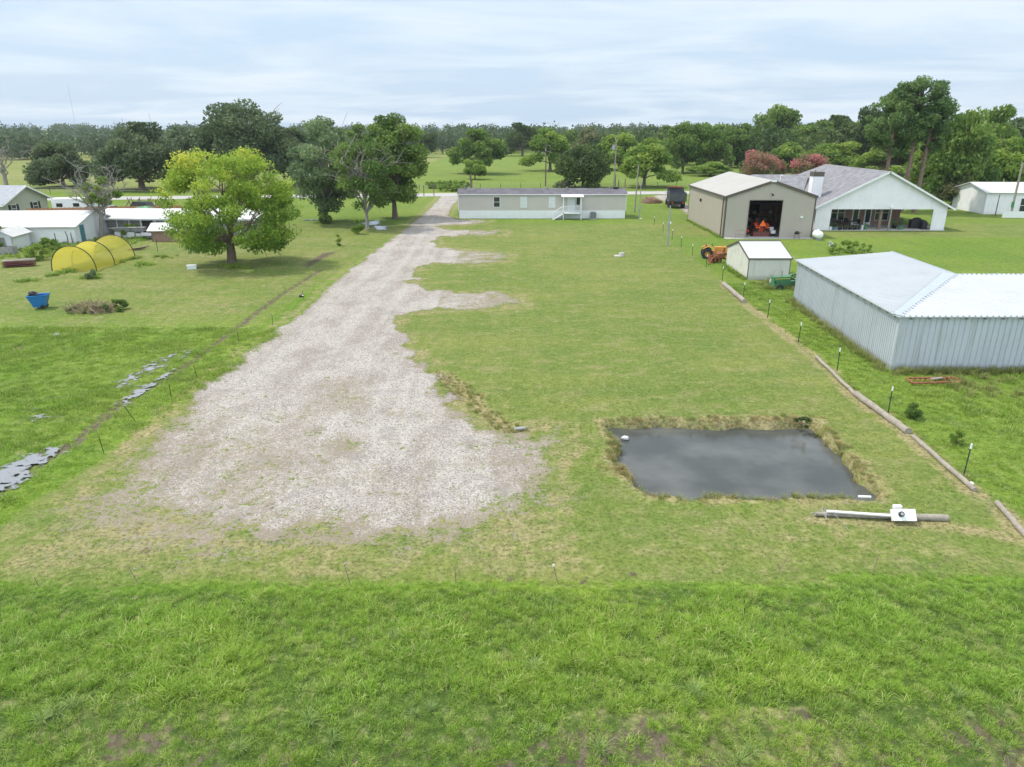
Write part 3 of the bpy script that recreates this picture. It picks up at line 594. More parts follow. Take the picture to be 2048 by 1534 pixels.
# ---------------------------------------------------------------- trees
def leaves(name,C,size,r,mat_,tint,asp=.55,up=.3):
    n=len(C);a=r.normal(size=(n,3));a/=np.linalg.norm(a,axis=1)[:,None];b=r.normal(size=(n,3));b[:,2]+=up
    b=np.cross(a,b);b/=np.linalg.norm(b,axis=1)[:,None]+1e-9;s=(size*(.6+.8*r.random(n)))[:,None]
    V=np.stack([C-a*s,C-b*s*asp+a*s*.1,C+a*s,C+b*s*asp+a*s*.1],1).reshape(-1,3);F=np.arange(4*n).reshape(n,4)
    me=fmesh(name,V,F);me.attributes.new('tint','FLOAT','FACE').data.foreach_set('value',np.clip(tint,0,1).astype(np.float32))
    me.materials.append(mat_);return me
def limb(mb,p,q,r0,r1,r,n=5,k=5,w=.12):
    p=Vector(p);q=Vector(q);L=(q-p).length;pts=[];rs=[]
    for i in range(k+1):
        t=i/k;o=Vector((r.normal(),r.normal(),r.normal()*.5))*w*L*math.sin(math.pi*t)*.5+Vector((0,0,1))*L*.10*math.sin(math.pi*t)*(1-.0)
        pts.append(p+(q-p)*t+o);rs.append(r0+(r1-r0)*t)
    mb.tube(pts,rs,n,False);return pts
def crownset(r,K,rx,ry,rz,cz,n,lobe,shape):
    d=r.normal(size=(K,3));d/=np.linalg.norm(d,axis=1)[:,None]
    if shape=='dome': d[:,2]=np.abs(d[:,2])*1.0-.35*(r.random(K))
    q=.50+.50*r.random(K)**.6
    C=d*q[:,None]*np.array([rx,ry,rz]);
    if shape=='cone': C[:,:2]*=(1-.55*np.clip(C[:,2]/rz,-.2,1))[:,None]
    lr=lobe*min(rx,rz)*(.65+.7*r.random(K));C[:,2]+=cz
    C[:,:2]*=(1-lobe*.45);
    wt=lr**2;wt/=wt.sum();idx=r.choice(K,n,p=wt)
    o=r.normal(size=(n,3));o/=np.linalg.norm(o,axis=1)[:,None];o*=(lr[idx]*r.random(n)**.42)[:,None];o[:,2]*=.72
    P=C[idx]+o;ct=r.random(K)
    tint=.55*ct[idx]+.45*r.random(n);return C,lr,P,tint
def tree_meshes(seed,h,rx,cb,leafm,barkm,n,size,K=34,lobe=.30,shape='dome',ry=None,trunk=.35,bare=0,tintfn=None,lean=0,limbs=14,fork=.8):
    r=np.random.default_rng(seed);ry=ry or rx
    if shape=='dome': rz=(h-cb)*.80;cz=cb+(h-cb)*.22
    else: rz=(h-cb)/2;cz=cb+rz
    C,lr,P,tint=crownset(r,K,rx,ry,rz,cz,n,lobe,shape)
    P[:,2]=np.minimum(P[:,2],h*1.03);P[:,2]=np.maximum(P[:,2],cb*.55)
    if tintfn: tint=tintfn(P,tint)
    cm=leaves('crown',P,size,r,leafm,tint)
    mb=MB();top=(lean,0,max(cb*fork,h*.16));mb.tube([(0,0,-.1),(0,0,.25),(lean*.4,0,top[2]*.5),top],[trunk*1.5,trunk*1.1,trunk*.9,trunk*.75],9,False)
    mb.tube([top,(lean+r.normal()*.3,r.normal()*.3,cz+rz*.3),(lean+r.normal()*.5,r.normal()*.4,cz+rz*.8)],[trunk*.7,trunk*.4,.04],7,False)
    o=np.argsort(r.random(K))[:limbs]
    for i in o:
        pts=limb(mb,top if r.random()<.6 else (lean,0,min(top[2]+(cz+rz*.3-top[2])*r.random(),cz+rz*.3)),C[i],trunk*.45,.035,r)
        for k in range(2):
            e=Vector(C[i])+Vector(r.normal(size=3))*float(lr[i])*.8;limb(mb,pts[3],e,trunk*.14,.02,r,4,3)
    if bare:
        for i in range(bare):
            a=r.random()*6.28;z=cb+(h-cb)*(.15+.6*r.random());q=.85+.3*r.random();e=(math.cos(a)*rx*q,math.sin(a)*ry*q-0.5,z+.15*h)
            pts=limb(mb,(lean,0,top[2]+(z-top[2])*.5),e,.075,.02,r,4,6,.2)
            for k in range(5):
                s0=pts[2+k%4];limb(mb,s0,Vector(s0)+Vector((r.normal()*1.3,r.normal()*1.3,abs(r.normal())*1.5)),.045,.015,r,3,3)
    me=bpy.data.meshes.new('trunk');me.from_pydata(mb.v,[],mb.f);me.polygons.foreach_set('use_smooth',[True]*len(mb.f));me.materials.append(barkm)
    return me,cm
def place(tm,name,label,loc,rz=0,sc=(1,1,1),group=None,cat='tree'):
    t=thing(name,label,cat,loc,rz,group);t.scale=sc
    obj('trunk',tm[0],None,t);obj('crown',tm[1],None,t);return t
B=M['bark']
# yellow-green tree of the left lawn
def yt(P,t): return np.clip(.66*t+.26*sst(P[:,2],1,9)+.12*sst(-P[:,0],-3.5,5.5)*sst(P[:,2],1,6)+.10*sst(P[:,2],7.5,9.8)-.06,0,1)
def mk_yellow():
    r=np.random.default_rng(5);C=[];lr=[]
    # layered spreading crown: sub-crowns on arching limbs
    for i in range(150):
        z=1.9+8.0*r.random()**1.1;w=6.1*math.sqrt(max(0,1-((z-4.2)/6.6)**2)) if z>4.2 else 6.1*(.70+.3*(z-1.5)/2.7)
        a=r.random()*6.28;q=w*(.35+.63*r.random()**.55);C.append((q*math.cos(a)+.55-.25*(z-4)*.35,q*math.sin(a)*.9,z-.10*q));lr.append(.75+.75*r.random())
    C=np.array(C);lr=np.array(lr);n=42000;idx=r.choice(150,n,p=lr**2/sum(lr**2));o=r.normal(size=(n,3));o/=np.linalg.norm(o,axis=1)[:,None];o*=(lr[idx]*r.random(n)**.5)[:,None];o[:,2]*=.45
    # sprays lean outward and up, feathering the outline
    rad=C[idx].copy();rad[:,2]=0;rad/=np.linalg.norm(rad,axis=1)[:,None]+.1;k=r.random(n)**3
    P=C[idx]+o+rad*(k*.9)[:,None]+np.array([0,0,1])*(k*.5)[:,None]
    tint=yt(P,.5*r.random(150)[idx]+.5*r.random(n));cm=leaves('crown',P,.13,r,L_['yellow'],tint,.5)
    mb=MB();mb.tube([(0,0,-.1),(0,0,.3),(.05,0,1.1),(0,0,1.9)],[.62,.48,.42,.40],10,False)
    for i in range(18):
        pts=limb(mb,(0,0,1.4+.8*r.random()),C[i],.13,.03,r,5,6,.15)
        for k in range(3): limb(mb,pts[3+k%3],Vector(C[i])+Vector(r.normal(size=3)),.05,.015,r,4,3)
    me=bpy.data.meshes.new('trunk');me.from_pydata(mb.v,[],mb.f);me.materials.append(B);return me,cm
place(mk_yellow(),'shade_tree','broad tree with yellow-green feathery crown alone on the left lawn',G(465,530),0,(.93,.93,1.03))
place(tree_meshes(12,13.3,4.7,1.8,L_['grey'],M['barkg'],21000,.19,70,.26,'egg',trunk=.24,limbs=26),'cottonwood_tree','tall grey-green tree with a pale thin trunk right of the yellow-green tree',G(655,445))
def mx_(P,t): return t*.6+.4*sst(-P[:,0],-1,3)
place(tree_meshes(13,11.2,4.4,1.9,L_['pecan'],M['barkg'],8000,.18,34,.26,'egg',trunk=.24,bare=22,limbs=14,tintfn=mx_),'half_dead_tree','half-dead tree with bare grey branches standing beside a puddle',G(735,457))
place(tree_meshes(14,13.8,5.0,2.0,L_['pecan'],B,24000,.2,60,.27,'egg',trunk=.4,limbs=20,bare=3),'pecan_tree','tall dark green tree close behind the half-dead tree',G(790,437))
# road side oaks
place(tree_meshes(15,18.2,11.8,3.2,L_['oak'],B,30000,.33,70,.24,'dome',trunk=.8,limbs=24),'live_oak','largest dark oak, rising above the skyline behind the yellow-green tree',G(500,378))
place(tree_meshes(16,14.5,6.5,2.5,L_['oak'],B,10000,.34,36,.28,'dome',trunk=.5),'live_oak','dark oak just right of the largest oak',G(590,372))
oakm=tree_meshes(17,12.8,9.0,2.2,L_['oak'],B,22000,.33,56,.27,'dome',trunk=.7,limbs=20,bare=2)
place(oakm,'live_oak','spreading dark oak with a visible forked trunk by the road on the left',G(285,379))
place(tree_meshes(18,9.8,6.4,1.2,L_['oak'],B,14000,.32,44,.28,'dome',trunk=.45,bare=3),'live_oak','dark oak with a grey dead top behind the grey-roofed house',G(128,374))
place(tree_meshes(19,9.6,6.2,.3,L_['dark'],B,17000,.30,56,.30,'dome',trunk=.3),'evergreen_tree','round dark evergreen touching the ground behind the mobile home',G(1165,376))
# pasture trees
PM=[tree_meshes(30+i,12,6.4,2.4,L_['pecan'],B,11000,.33,40,.29,'dome' if i<2 else 'egg',trunk=.38,limbs=16) for i in range(3)]
BM=[tree_meshes(40+i,10,5.4,2.2,L_['bright'],B,9500,.31,38,.29,'dome',trunk=.33,limbs=16) for i in range(2)]
OM=[tree_meshes(50+i,11,6.,1.6,L_['oak'] if i else L_['olive'],B,7500,.38,32,.31,'dome',trunk=.4,limbs=8) for i in range(2)]
DM=[tree_meshes(60+i,13,6.5,1.6,L_['dark'],B,9000,.36,36,.30,'egg' if i else 'dome',trunk=.4,limbs=10) for i in range(2)]
def ptree(tm,base,top,hw,label,h0,r0,name='pasture_tree',rz=0,group=None):
    x,y=G(*base);u=(767-top)/FPX;t=y/(_c+u*_s);zt=CH+(-_s+u*_c)*t;w=hw/FPX*y
    return place(tm,name,label,(x,y),rz,(w/r0,w/r0,zt/h0),group)
gp='trees scattered over the pasture beyond the road'
ptree(BM[0],(950,359),316,24,'small tree in front of the large pasture tree, left of the utility pole',10,5.4,rz=2)
ptree(PM[0],(952,348),250,56,'large round pecan beyond the left end of the mobile home',12,6.4,rz=1,name='pecan_tree')
ptree(BM[1],(1100,342),256,52,'light green spreading tree behind the bare utility pole',10,5.4,rz=.5)
ptree(DM[0],(1045,312),240,38,'dark tree left behind the light green spreading tree',13,6.5,rz=2.2)
ptree(OM[0],(1175,322),252,40,'dull olive tree right behind the round dark evergreen',11,6,rz=.3)
ptree(BM[0],(1238,340),262,48,'light tree just right of the transformer pole',10,5.4,rz=4)
ptree(BM[1],(1288,374),277,60,'yellowish Y-forked tree standing near the road behind the twin poles',10,5.4,rz=3.6)
ptree(PM[1],(1365,346),240,44,'upright green tree with V-shaped trunk in the middle of the pasture',12,6.4,rz=2.8,name='pecan_tree')
ptree(PM[0],(1407,346),238,52,'tree with several stems from the ground right of the V-trunk tree',12,6.4,rz=4.4,name='pecan_tree')
ptree(PM[2],(1460,336),248,44,'green tree left of the red-flowered bush',12,6.4,rz=.9,name='pecan_tree')
ptree(DM[1],(1322,300),252,44,'darker tree filling the gap between the pasture trees',13,6.5,rz=.4)
ptree(PM[1],(1548,330),206,52,'tall green tree behind the tan workshop roof',12,6.4,rz=5.3,name='pecan_tree')
ptree(PM[2],(1505,325),258,34,'small green tree between the workshop and the tall tree',12,6.4,rz=2.6)
ptree(PM[0],(1600,335),245,48,'wide green tree left of the white house ridge',12,6.4,rz=3.0,name='pecan_tree')
ptree(DM[0],(1680,335),222,48,'dark green tree rising behind the white house ridge',13,6.5,rz=1.0)
ptree(DM[1],(1745,345),205,42,'dense tree left of the tall pines',13,6.5,rz=3.2)
ptree(BM[0],(1660,345),280,50,'pale green bushy tree directly behind the grey house roof',10,5.4,rz=5.1)
ptree(BM[1],(1770,352),285,55,'yellow-green tree seen between the pine trunks',10,5.4,rz=2.0)
ptree(BM[0],(1880,398),190,76,'large leafy tree right of the white house gable',13,6.5,rz=2.0,name='leafy_tree')
ptree(PM[0],(1950,385),198,72,'broad green tree left of the street light',12,6.4,rz=1.7,name='leafy_tree')
ptree(OM[1],(2045,378),232,72,'dark tree at the right edge behind the far white house',11,6,rz=.2,name='leafy_tree')
ptree(BM[1],(1840,392),290,40,'low green tree at the corner of the white house gable',10,5.4,rz=4.2,name='leafy_tree')
ptree(OM[0],(1905,415),345,34,'low dark shrub right of the white house',11,6,rz=4.2,name='shrub')
ptree(DM[1],(850,315),262,25,'small dark tree at the far fence corner',13,6.5,rz=.4)
ptree(DM[0],(900,300),258,32,'dark tree at the far end of the bright pasture',13,6.5,rz=.9)
ptree(PM[2],(700,350),250,50,'green tree between the cottonwood and the dark pecan',12,6.4,rz=.9)
ptree(OM[1],(400,345),252,60,'dark oak left behind the largest oak',11,6,rz=2.2,name='live_oak')
ptree(OM[1],(60,305),262,30,'dark bushy tree in the far field on the left',11,6,rz=1.2,name='live_oak')
ptree(OM[0],(20,306),290,16,'small round bush in the tan field on the left',11,6,rz=1.2,name='bush')
ptree(BM[0],(1420,352),322,40,'low silvery bush behind the left end of the tan workshop',10,5.4,rz=.2,name='bush')
ptree(PM[2],(1640,322),232,46,'green tree filling the row right of the tall green tree',12,6.4,rz=.4)
ptree(PM[1],(1715,330),236,50,'green tree left of and behind the pines',12,6.4,rz=2.4)
ptree(PM[0],(1800,350),245,60,'broad green tree behind the pine trunks',12,6.4,rz=5.4)
ptree(BM[1],(1575,345),285,40,'light green bushy tree between the crepe myrtles',10,5.4,rz=5.4)
ptree(PM[2],(1345,322),252,40,'far green tree at the left of the V-trunk tree',12,6.4,rz=3.4)
ptree(PM[0],(1140,318),255,36,'green tree peeking above the round dark evergreen',12,6.4,rz=3.9)
ptree(PM[1],(1440,312),246,46,'tree in the back row above the low silvery bush',12,6.4,rz=5.0)
ptree(PM[1],(1905,412),212,62,'dense leafy tree close behind the right eave of the white house',12,6.4,rz=.7,name='leafy_tree')
ptree(PM[2],(2000,372),226,64,'tall green tree between the street light and the pines',12,6.4,rz=3.3,name='leafy_tree')
ptree(BM[0],(1980,400),262,62,'lower bright tree left of the far white house',10,5.4,rz=1.0)
# crepe myrtles
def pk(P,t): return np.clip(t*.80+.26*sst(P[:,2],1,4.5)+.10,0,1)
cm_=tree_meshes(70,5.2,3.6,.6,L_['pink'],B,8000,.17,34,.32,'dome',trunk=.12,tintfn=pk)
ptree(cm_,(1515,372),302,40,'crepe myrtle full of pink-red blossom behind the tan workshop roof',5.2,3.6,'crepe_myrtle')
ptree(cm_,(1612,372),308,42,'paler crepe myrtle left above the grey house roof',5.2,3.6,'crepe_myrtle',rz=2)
ptree(cm_,(1556,362),320,14,'small red crepe myrtle between the two large ones',5.2,3.6,'crepe_myrtle',rz=4)
# pines
def pine(label,bx,by,topy,hw,cbf,seed,lean=0,n=9000,K=30):
    x,y=bx,by;u=(767-topy)/FPX;t=y/(_c+u*_s);h=CH+(-_s+u*_c)*t;rx=hw/FPX*y
    r=np.random.default_rng(seed);cb=h*cbf;C,lr,P,tint=crownset(r,K,rx,rx,(h-cb)/2,cb+(h-cb)/2,n,.25,'egg')
    cmn=leaves('crown',P+np.array([lean,0,0]),.24,r,L_['pine'],tint,.35)
    mb=MB();mb.tube([(0,0,0),(lean*.3,0,h*.35),(lean*.7,0,h*.7),(lean,0,h*.97)],[.36,.28,.2,.05],9,False)
    for i in range(K): 
        if i%2==0: z=max(cb*.85,C[i][2]-1.5);limb(mb,(lean*z/h,0,z),C[i]+np.array([lean,0,0]),.10,.03,r)
    for i in range(5): z=cb*(.45+.5*r.random());a=r.random()*6.28;limb(mb,(lean*z/h,0,z),(math.cos(a)*2.2,math.sin(a)*2.2,z+.5),.05,.015,r)
    me=bpy.data.meshes.new('trunk');me.from_pydata(mb.v,[],mb.f);me.materials.append(M['barkr'])
    place((me,cmn),'pine_tree',label,(x,y))
pine('left pine trunk of the three behind the white gable',56.6,112,180,62,.50,81,.4,15000,64)
pine('tallest pine, middle trunk of the three behind the white gable',59.4,111,150,62,.55,82,.2,16000,64)
pine('right pine trunk of the three behind the white gable',61.4,111,185,34,.5,83,.3,10000,44)
# dead trees
def dead(seed,h,spread,r0,n=9,leaf=None,base=(0,0)):
    r=np.random.default_rng(seed);mb=MB();top=Vector((r.normal()*.2,0,h*.36));mb.tube([(0,0,-.1),(0,0,.3),top*.5+Vector((0,0,.2)),top],[r0*1.3,r0,r0*.85,r0*.8],9,False);ends=[]
    for i in range(n):
        a=2*math.pi*i/n+r.normal()*.4;e=Vector((math.cos(a)*spread*(.45+.55*r.random()),math.sin(a)*spread*.7,h*(.62+.4*r.random())))
        pts=limb(mb,top*(.75+.25*r.random()),e,r0*.36,.035,r,6,6,.22)
        for k in range(6):
            s0=pts[2+k%5];d=(Vector(e)-Vector(s0));q=Vector(s0)+Vector((r.normal()*.22,r.normal()*.2,abs(r.normal())*.22+.08))*h*.55
            p2=limb(mb,s0,q,.055,.02,r,4,4,.2);ends.append(q)
            for j in range(3): limb(mb,p2[1+j],Vector(p2[1+j])+Vector((r.normal(),r.normal()*.8,abs(r.normal())*.8+.1))*h*.085,.022,.008,r,3,2)
    me=bpy.data.meshes.new('trunk');me.from_pydata(mb.v,[],mb.f);me.materials.append(M['barkg']);return me,r
tm,r=dead(90,7.6,3.6,.29,11)
t=thing('dead_tree','large dying tree with bare grey branches and a tuft of leaves beside the white shed','tree',G(205,476));obj('trunk',tm,None,t)
C,lr,P,ti=crownset(r,16,2.2,1.6,1.5,5.2,3500,.34,'egg');obj('crown',leaves('crown',P+np.array([.7,.4,0]),.13,r,L_['bright'],ti),None,t)
tm,r=dead(91,9.5,5.0,.45,9);t=thing('dead_tree','leafless grey tree behind the grey-roofed house at the left edge','tree',G(15,380));obj('trunk',tm,None,t)
# left edge shrub tree
place(tree_meshes(92,5.3,2.4,.4,L_['bright'],B,7000,.15,30,.34,'dome',trunk=.2),'small_tree','leafy green tree cut by the left edge of the photo',(-55.6,74.5))
def bush(label,px,py,h,w,m='bright',n=1400,s=.07,seed=1,name='bush'):
    r=np.random.default_rng(seed);x,y=G(px,py);C,lr,P,ti=crownset(r,max(9,int(w*6)),w/2,w/2,h*.5,h*.5,n,.5,'egg');P[:,2]=np.abs(P[:,2])
    t=thing(name,label,'shrub',(x,y));obj('foliage',leaves('foliage',P,s,r,L_[m],ti),None,t)
    mb=MB()
    for i in range(6): limb(mb,(0,0,0),C[i],.02,.006,r,4,3)
    mb.build('stem',B,t);return t
bush('small upright green shrub on the lawn left of the half-dead tree',716,468,1.7,1.4,'bright',1800,.1,3)
bush('tiny sapling near the dark bare patch of the left lawn',678,492,1.2,.7,'bright',400,.08,4,'sapling')
bush('conical dark green shrub in the tall grass beyond the log border',1826,836,.95,.75,'pecan',3800,.035,5)
bush('low round shrub farther down beside the green post',1918,890,.55,.8,'bright',1500,.03,6)
bush('leafy growth round the foot of the pale cottonwood trunk',655,447,2.0,2.6,'pecan',1600,.13,7)
bush('green shrub behind the brush pile by the left huts',75,520,1.6,2.2,'bright',2400,.08,8)
bush('bushy weeds between the small hut and the net tunnel',100,500,1.3,3.0,'bright',2500,.08,9)
bush('green shrub at the foot of the slatted shed wall',258,473,1.4,3.4,'bright',2500,.1,10)
bush('grass clump at the near end of the yellow net tunnel',184,558,.8,1.2,'grey',1400,.05,11,'grass_clump')
bush('leafy yellow-green weeds beyond the white barn roof',1700,507,1.1,6.0,'bright',2400,.1,12,'weed_patch')
bush('dark clump of weeds on the far right pond corner',1603,852,.4,1.0,'dark',1500,.03,14,'weed_clump')
bush('hedge-like bush row at the left end of the home by the road',900,382,1.3,7,'bright',3500,.15,15,'hedge')
for i,(px,hh) in enumerate(((865,1.5),(885,1.7),(905,1.6),(925,1.5))):
    bush(('low hedge bush by the road, %s of the row left of the home'%('leftmost','second','third','rightmost')[i]),px,377,hh,3.8,'bright',1500,.16,20+i,'hedge_bush')
# brush pile
t=thing('brush_pile','heap of dead branches and weeds on the left lawn','brush pile',G(200,622));r=np.random.default_rng(33);mb=MB()
for i in range(260):
    a=r.random()*6.28;q=2.0*math.sqrt(r.random());p_=Vector((q*math.cos(a)-.4,q*math.sin(a)*.6,.75*r.random()*(1-q/2.6)))
    d=Vector((r.normal(),r.normal()*.6,abs(r.normal())*.45+.1)).normalized()*(.3+.7*r.random());mb.tube([p_,p_+d*.6+Vector((0,0,.03)),p_+d],[.016,.012,.006],4,False)
mb.tube([(-.1,-1.0,.45),(.35,-1.25,.3),(.5,-1.35,.02)],[.04,.035,.03],6);mb.build('branches',M['brush'],t)
C,lr,P,ti=crownset(r,10,1.1,.8,.4,.4,3200,.5,'egg');P[:,2]=np.abs(P[:,2]);obj('weeds',leaves('weeds',P+np.array([1.2,0,0]),.06,r,L_['pecan'],ti),None,t)
C,lr,P,ti=crownset(r,12,1.9,.7,.2,.2,2200,.6,'egg');P[:,2]=np.abs(P[:,2]);obj('weeds',leaves('weeds',P+np.array([-.6,-.5,0]),.05,r,L_['olive'],ti),None,t)
# distant woods
def wood(name,label,rows,mat_,seed,ls):
    r=np.random.default_rng(seed);CC=[];TT=[];SS=[]
    for (x0,x1,y0,y1,n,h0,h1) in rows:
        for i in range(n):
            x=r.uniform(x0,x1);y=r.uniform(y0,y1);h=r.uniform(h0,h1);w=h*r.uniform(.35,.6);k=330
            c=r.normal(size=(k,3));c/=np.linalg.norm(c,axis=1)[:,None];c*=(r.random(k)**.4)[:,None]
            lob=1+.25*np.sin(c[:,0]*5+i)*np.cos(c[:,1]*4+i*2)
            CC.append(np.stack([x+c[:,0]*w*lob,y+c[:,1]*w,h*.5+c[:,2]*h*.5*lob],-1));TT.append(.5*r.random()+.5*r.random(k))
            SS.append(np.full(k,h*.052))
    C=np.concatenate(CC);T=np.concatenate(TT);s_=np.concatenate(SS)
    n=len(C);me=leaves(name,C,s_,r,mat_,T,.8);return tag(obj(name,me),label,'woodland',kind='stuff')
wood('distant_wood','far bluish line of trees along the horizon',[(-900,900,560,700,420,10,17),(-420,-130,300,380,120,8,12.5),(-170,-60,330,430,40,8,12),(-60,160,380,500,130,9,14),(130,420,300,420,150,9,14),(300,700,300,420,80,10,16),(-1300,1300,900,1150,500,13,20)],L_['farl'],101,1)
wood('wood_edge','green belt of trees behind the pasture on the right',[(35,80,255,300,26,8,12.5),(70,230,215,290,80,9,13.5),(20,60,290,340,24,8,11.5)],L_['dark'],102,1)
# ---------------------------------------------------------------- buildings
def window(parent,x,y,z,w,h,frame='white',pane='glass',rz=0,mull=True,name='window'):
    o=MB();f_=.06;o.box(-w/2-f_,-w/2,-.05,.02,0,h).box(w/2,w/2+f_,-.05,.02,0,h).box(-w/2-f_,w/2+f_,-.055,.02,h,h+f_).box(-w/2-f_,w/2+f_,-.055,.02,-f_,0)
    if mull: o.box(-w/2,w/2,-.045,.02,h/2-.025,h/2+.025)
    wo=o.build(name,M[frame],parent,(x,y,z));wo.rotation_euler=(0,0,rz)
    MB().box(-w/2,w/2,-.02,.01,0,h).build('pane',M[pane],wo);return wo
# mobile home
HX,HYY=-7.55,103.13;t=thing('mobile_home','long beige mobile home with white skirting and dark roof at the end of the lawn','mobile home',(HX,HYY));Lh=23.65;D=4.9
m=MB();wall(m,(0,0,0),(1,0,0),[(0,1.12),(Lh,1.12),(Lh,3.38),(0,3.38)],'lap',.115,.1,.018)
wall(m,(Lh,0,0),(0,1,0),[(0,1.12),(D,1.12),(D,3.38),(D/2,3.9),(0,3.38)],'lap',.115);wall(m,(0,D,0),(0,-1,0),[(0,1.12),(D,1.12),(D,3.38),(D/2,3.9),(0,3.38)],'lap',.115);wall(m,(Lh,D,0),(-1,0,0),[(0,1.12),(Lh,1.12),(Lh,3.38),(0,3.38)],'lap',.115)
m.build('wall',M['beige'],t)
m=MB()
for a,b,l in(((-.03,-.03,0),(1,0,0),Lh+.06),((Lh+.03,-.03,0),(0,1,0),D+.06),((-.03,D+.03,0),(0,-1,0),D+.06)): wall(m,a,b,[(0,0),(l,0),(l,1.1),(0,1.1)],'rib',.25,.06,.015)
m.box(-.04,Lh+.04,-.05,.0,1.085,1.13);m.build('skirting',M['white'],t)
m=MB();m.slab([(-.2,-.22,3.38),(Lh+.2,-.22,3.38),(Lh+.2,D/2,4.0),(-.2,D/2,4.0)],.09).slab([(-.2,D/2,4.0),(Lh+.2,D/2,4.0),(Lh+.2,D+.2,3.38),(-.2,D+.2,3.38)],.09)
rf=m.build('roof',M['shingled'],t);MB().box(-.22,Lh+.22,-.27,-.225,3.26,3.37).build('fascia',M['white'],rf)
for x in(.8,12.6,15.4,21.5): MB().tube([(x,2.0,3.85),(x,2.0,4.15)],.07,8).tube([(x,2.0,4.15),(x,2.0,4.2)],.17,8).build('roof_vent',M['steel'],rf)
MB().box(Lh-1.6,Lh-.9,2.0,2.5,3.85,4.18).build('roof_vent',M['black'],rf)
MB().box(-.06,0,-.045,.05,1.1,3.3).build('corner_trim',M['white'],t);MB().box(Lh,Lh+.06,-.045,.05,1.1,3.3).build('corner_trim',M['white'],t)
window(t,5.4,-.03,1.62,.82,1.34);window(t,9.2,-.03,1.58,.8,1.36,pane='palewin');window(t,13.2,-.03,1.58,.8,1.36,pane='palewin')
d=MB().box(15.4,16.5,-.06,-.021,1.14,3.1).build('door',M['palewin'],t);window(d,16.95-.05,-.06,1.9,.5,1.0,mull=False)
MB().box(15.5,15.56,-.1,-.06,2.05,2.1).build('handle',M['steel'],d)
po=MB();po.box(14.7,17.3,-1.5,-.06,.86,.95).box(14.7,17.3,-1.53,-1.5,.80,.97)
for x in(14.75,17.22):
    for y in(-1.48,-.14): po.box(x-.05,x+.05,y-.05,y+.05,0,3.2 if y<-1 or 1 else 2)
po=po.build('porch',M['white'],t);MB().slab([(14.45,-1.75,3.17),(17.55,-1.75,3.17),(17.55,-.05,3.34),(14.45,-.05,3.34)],.07).build('porch_roof',M['white'],po)
m=MB();m.box(14.8,17.2,-1.5,-1.46,1.82,1.88).box(17.2,17.26,-1.45,-.1,1.82,1.88)
for x in np.arange(14.9,17.2,.14): m.box(x,x+.035,-1.49,-1.47,.97,1.82)
for y in np.arange(-1.4,-.15,.14): m.box(17.21,17.25,y,y+.035,.97,1.82)
m.build('railing',M['white'],po)
m=MB()
for i in range(5): m.box(14.7-.28*(i+1),14.7-.28*i,-1.45,-.4,.95-.18*(i+1)-.04,.95-.18*(i+1)+.01);m.box(14.7-.28*(i+1),14.7-.28*(i+1)+.02,-1.45,-.4,0.0,.95-.18*(i+1)-.04)
m.slab([(14.7,-1.5,.86),(13.2,-1.5,.0),(13.2,-1.46,.0),(14.7,-1.46,.86)],.14);st_=m.build('steps',M['white'],po)
m=MB();m.tube([(14.7,-1.48,1.88),(13.25,-1.48,.95)],.04,6).tube([(13.25,-1.48,.95),(13.25,-1.48,0)],.045,6)
for i in range(9): x=14.6-.15*i;m.box(x-.018,x+.018,-1.49,-1.47,.9-.62*(14.7-x),1.86-.64*(14.7-x))
m.build('handrail',M['white'],st_)
u=thing('air_conditioner','grey outdoor air conditioner beside the mobile home porch','air conditioner',(HX+19.0,HYY-.8));MB().box(-.4,.4,-.4,.4,.06,.95).build('housing',M['steel'],u)
m=MB();[m.box(-.41,.41,-.415,-.405,z,z+.03) for z in np.arange(.15,.9,.08)];m.build('grille',M['black'],u);MB().tube([(0,0,.95),(0,0,.99)],.3,16).build('fan_guard',M['black'],u);MB().box(-.45,.45,-.45,.45,0,.06).build('base',M['concrete'],u)
# tan workshop
x0,x1,yb,yf=24.65,35.0,101.6,84.0;w=x1-x0;xm=w/2;ez,rz_=4.75,6.45;dp=yb-yf
t=thing('metal_workshop','tan metal workshop with brown trim and an open doorway','workshop',(x0,yf))
dx0,dx1,dz=2.75,6.5,4.25
sl=lambda u:ez+(rz_-ez)*(1-abs(u-xm)/xm)
m=MB();wall(m,(0,0,0),(1,0,0),[(0,0),(dx0,0),(dx0,sl(dx0)),(0,ez)],'rib',.3);wall(m,(dx1,0,0),(1,0,0),[(0,0),(w-dx1,0),(w-dx1,ez),(0,sl(dx1))],'rib',.3)
wall(m,(dx0,0,0),(1,0,0),[(0,dz),(dx1-dx0,dz),(dx1-dx0,sl(dx1)),(xm-dx0,rz_),(0,sl(dx0))],'rib',.3)
wall(m,(0,dp,0),(0,-1,0),[(0,0),(dp,0),(dp,ez),(0,ez)],'rib',.3,.1,.012);wall(m,(w,0,0),(0,1,0),[(0,0),(dp,0),(dp,ez),(0,ez)],'rib',.3);wall(m,(w,dp,0),(-1,0,0),[(0,0),(w,0),(w,ez),(xm,rz_),(0,ez)],'rib',.3)
m.build('wall',M['tan'],t)
m=MB();m.slab([(-.12,-.15,ez-.0),(-.12,dp+.1,ez-.0),(xm,dp+.1,rz_+.06),(xm,-.15,rz_+.06)],.08).slab([(w+.12,-.15,ez),(xm,-.15,rz_+.06),(xm,dp+.1,rz_+.06),(w+.12,dp+.1,ez)],.08);rf=m.build('roof',M['tanroof'],t)
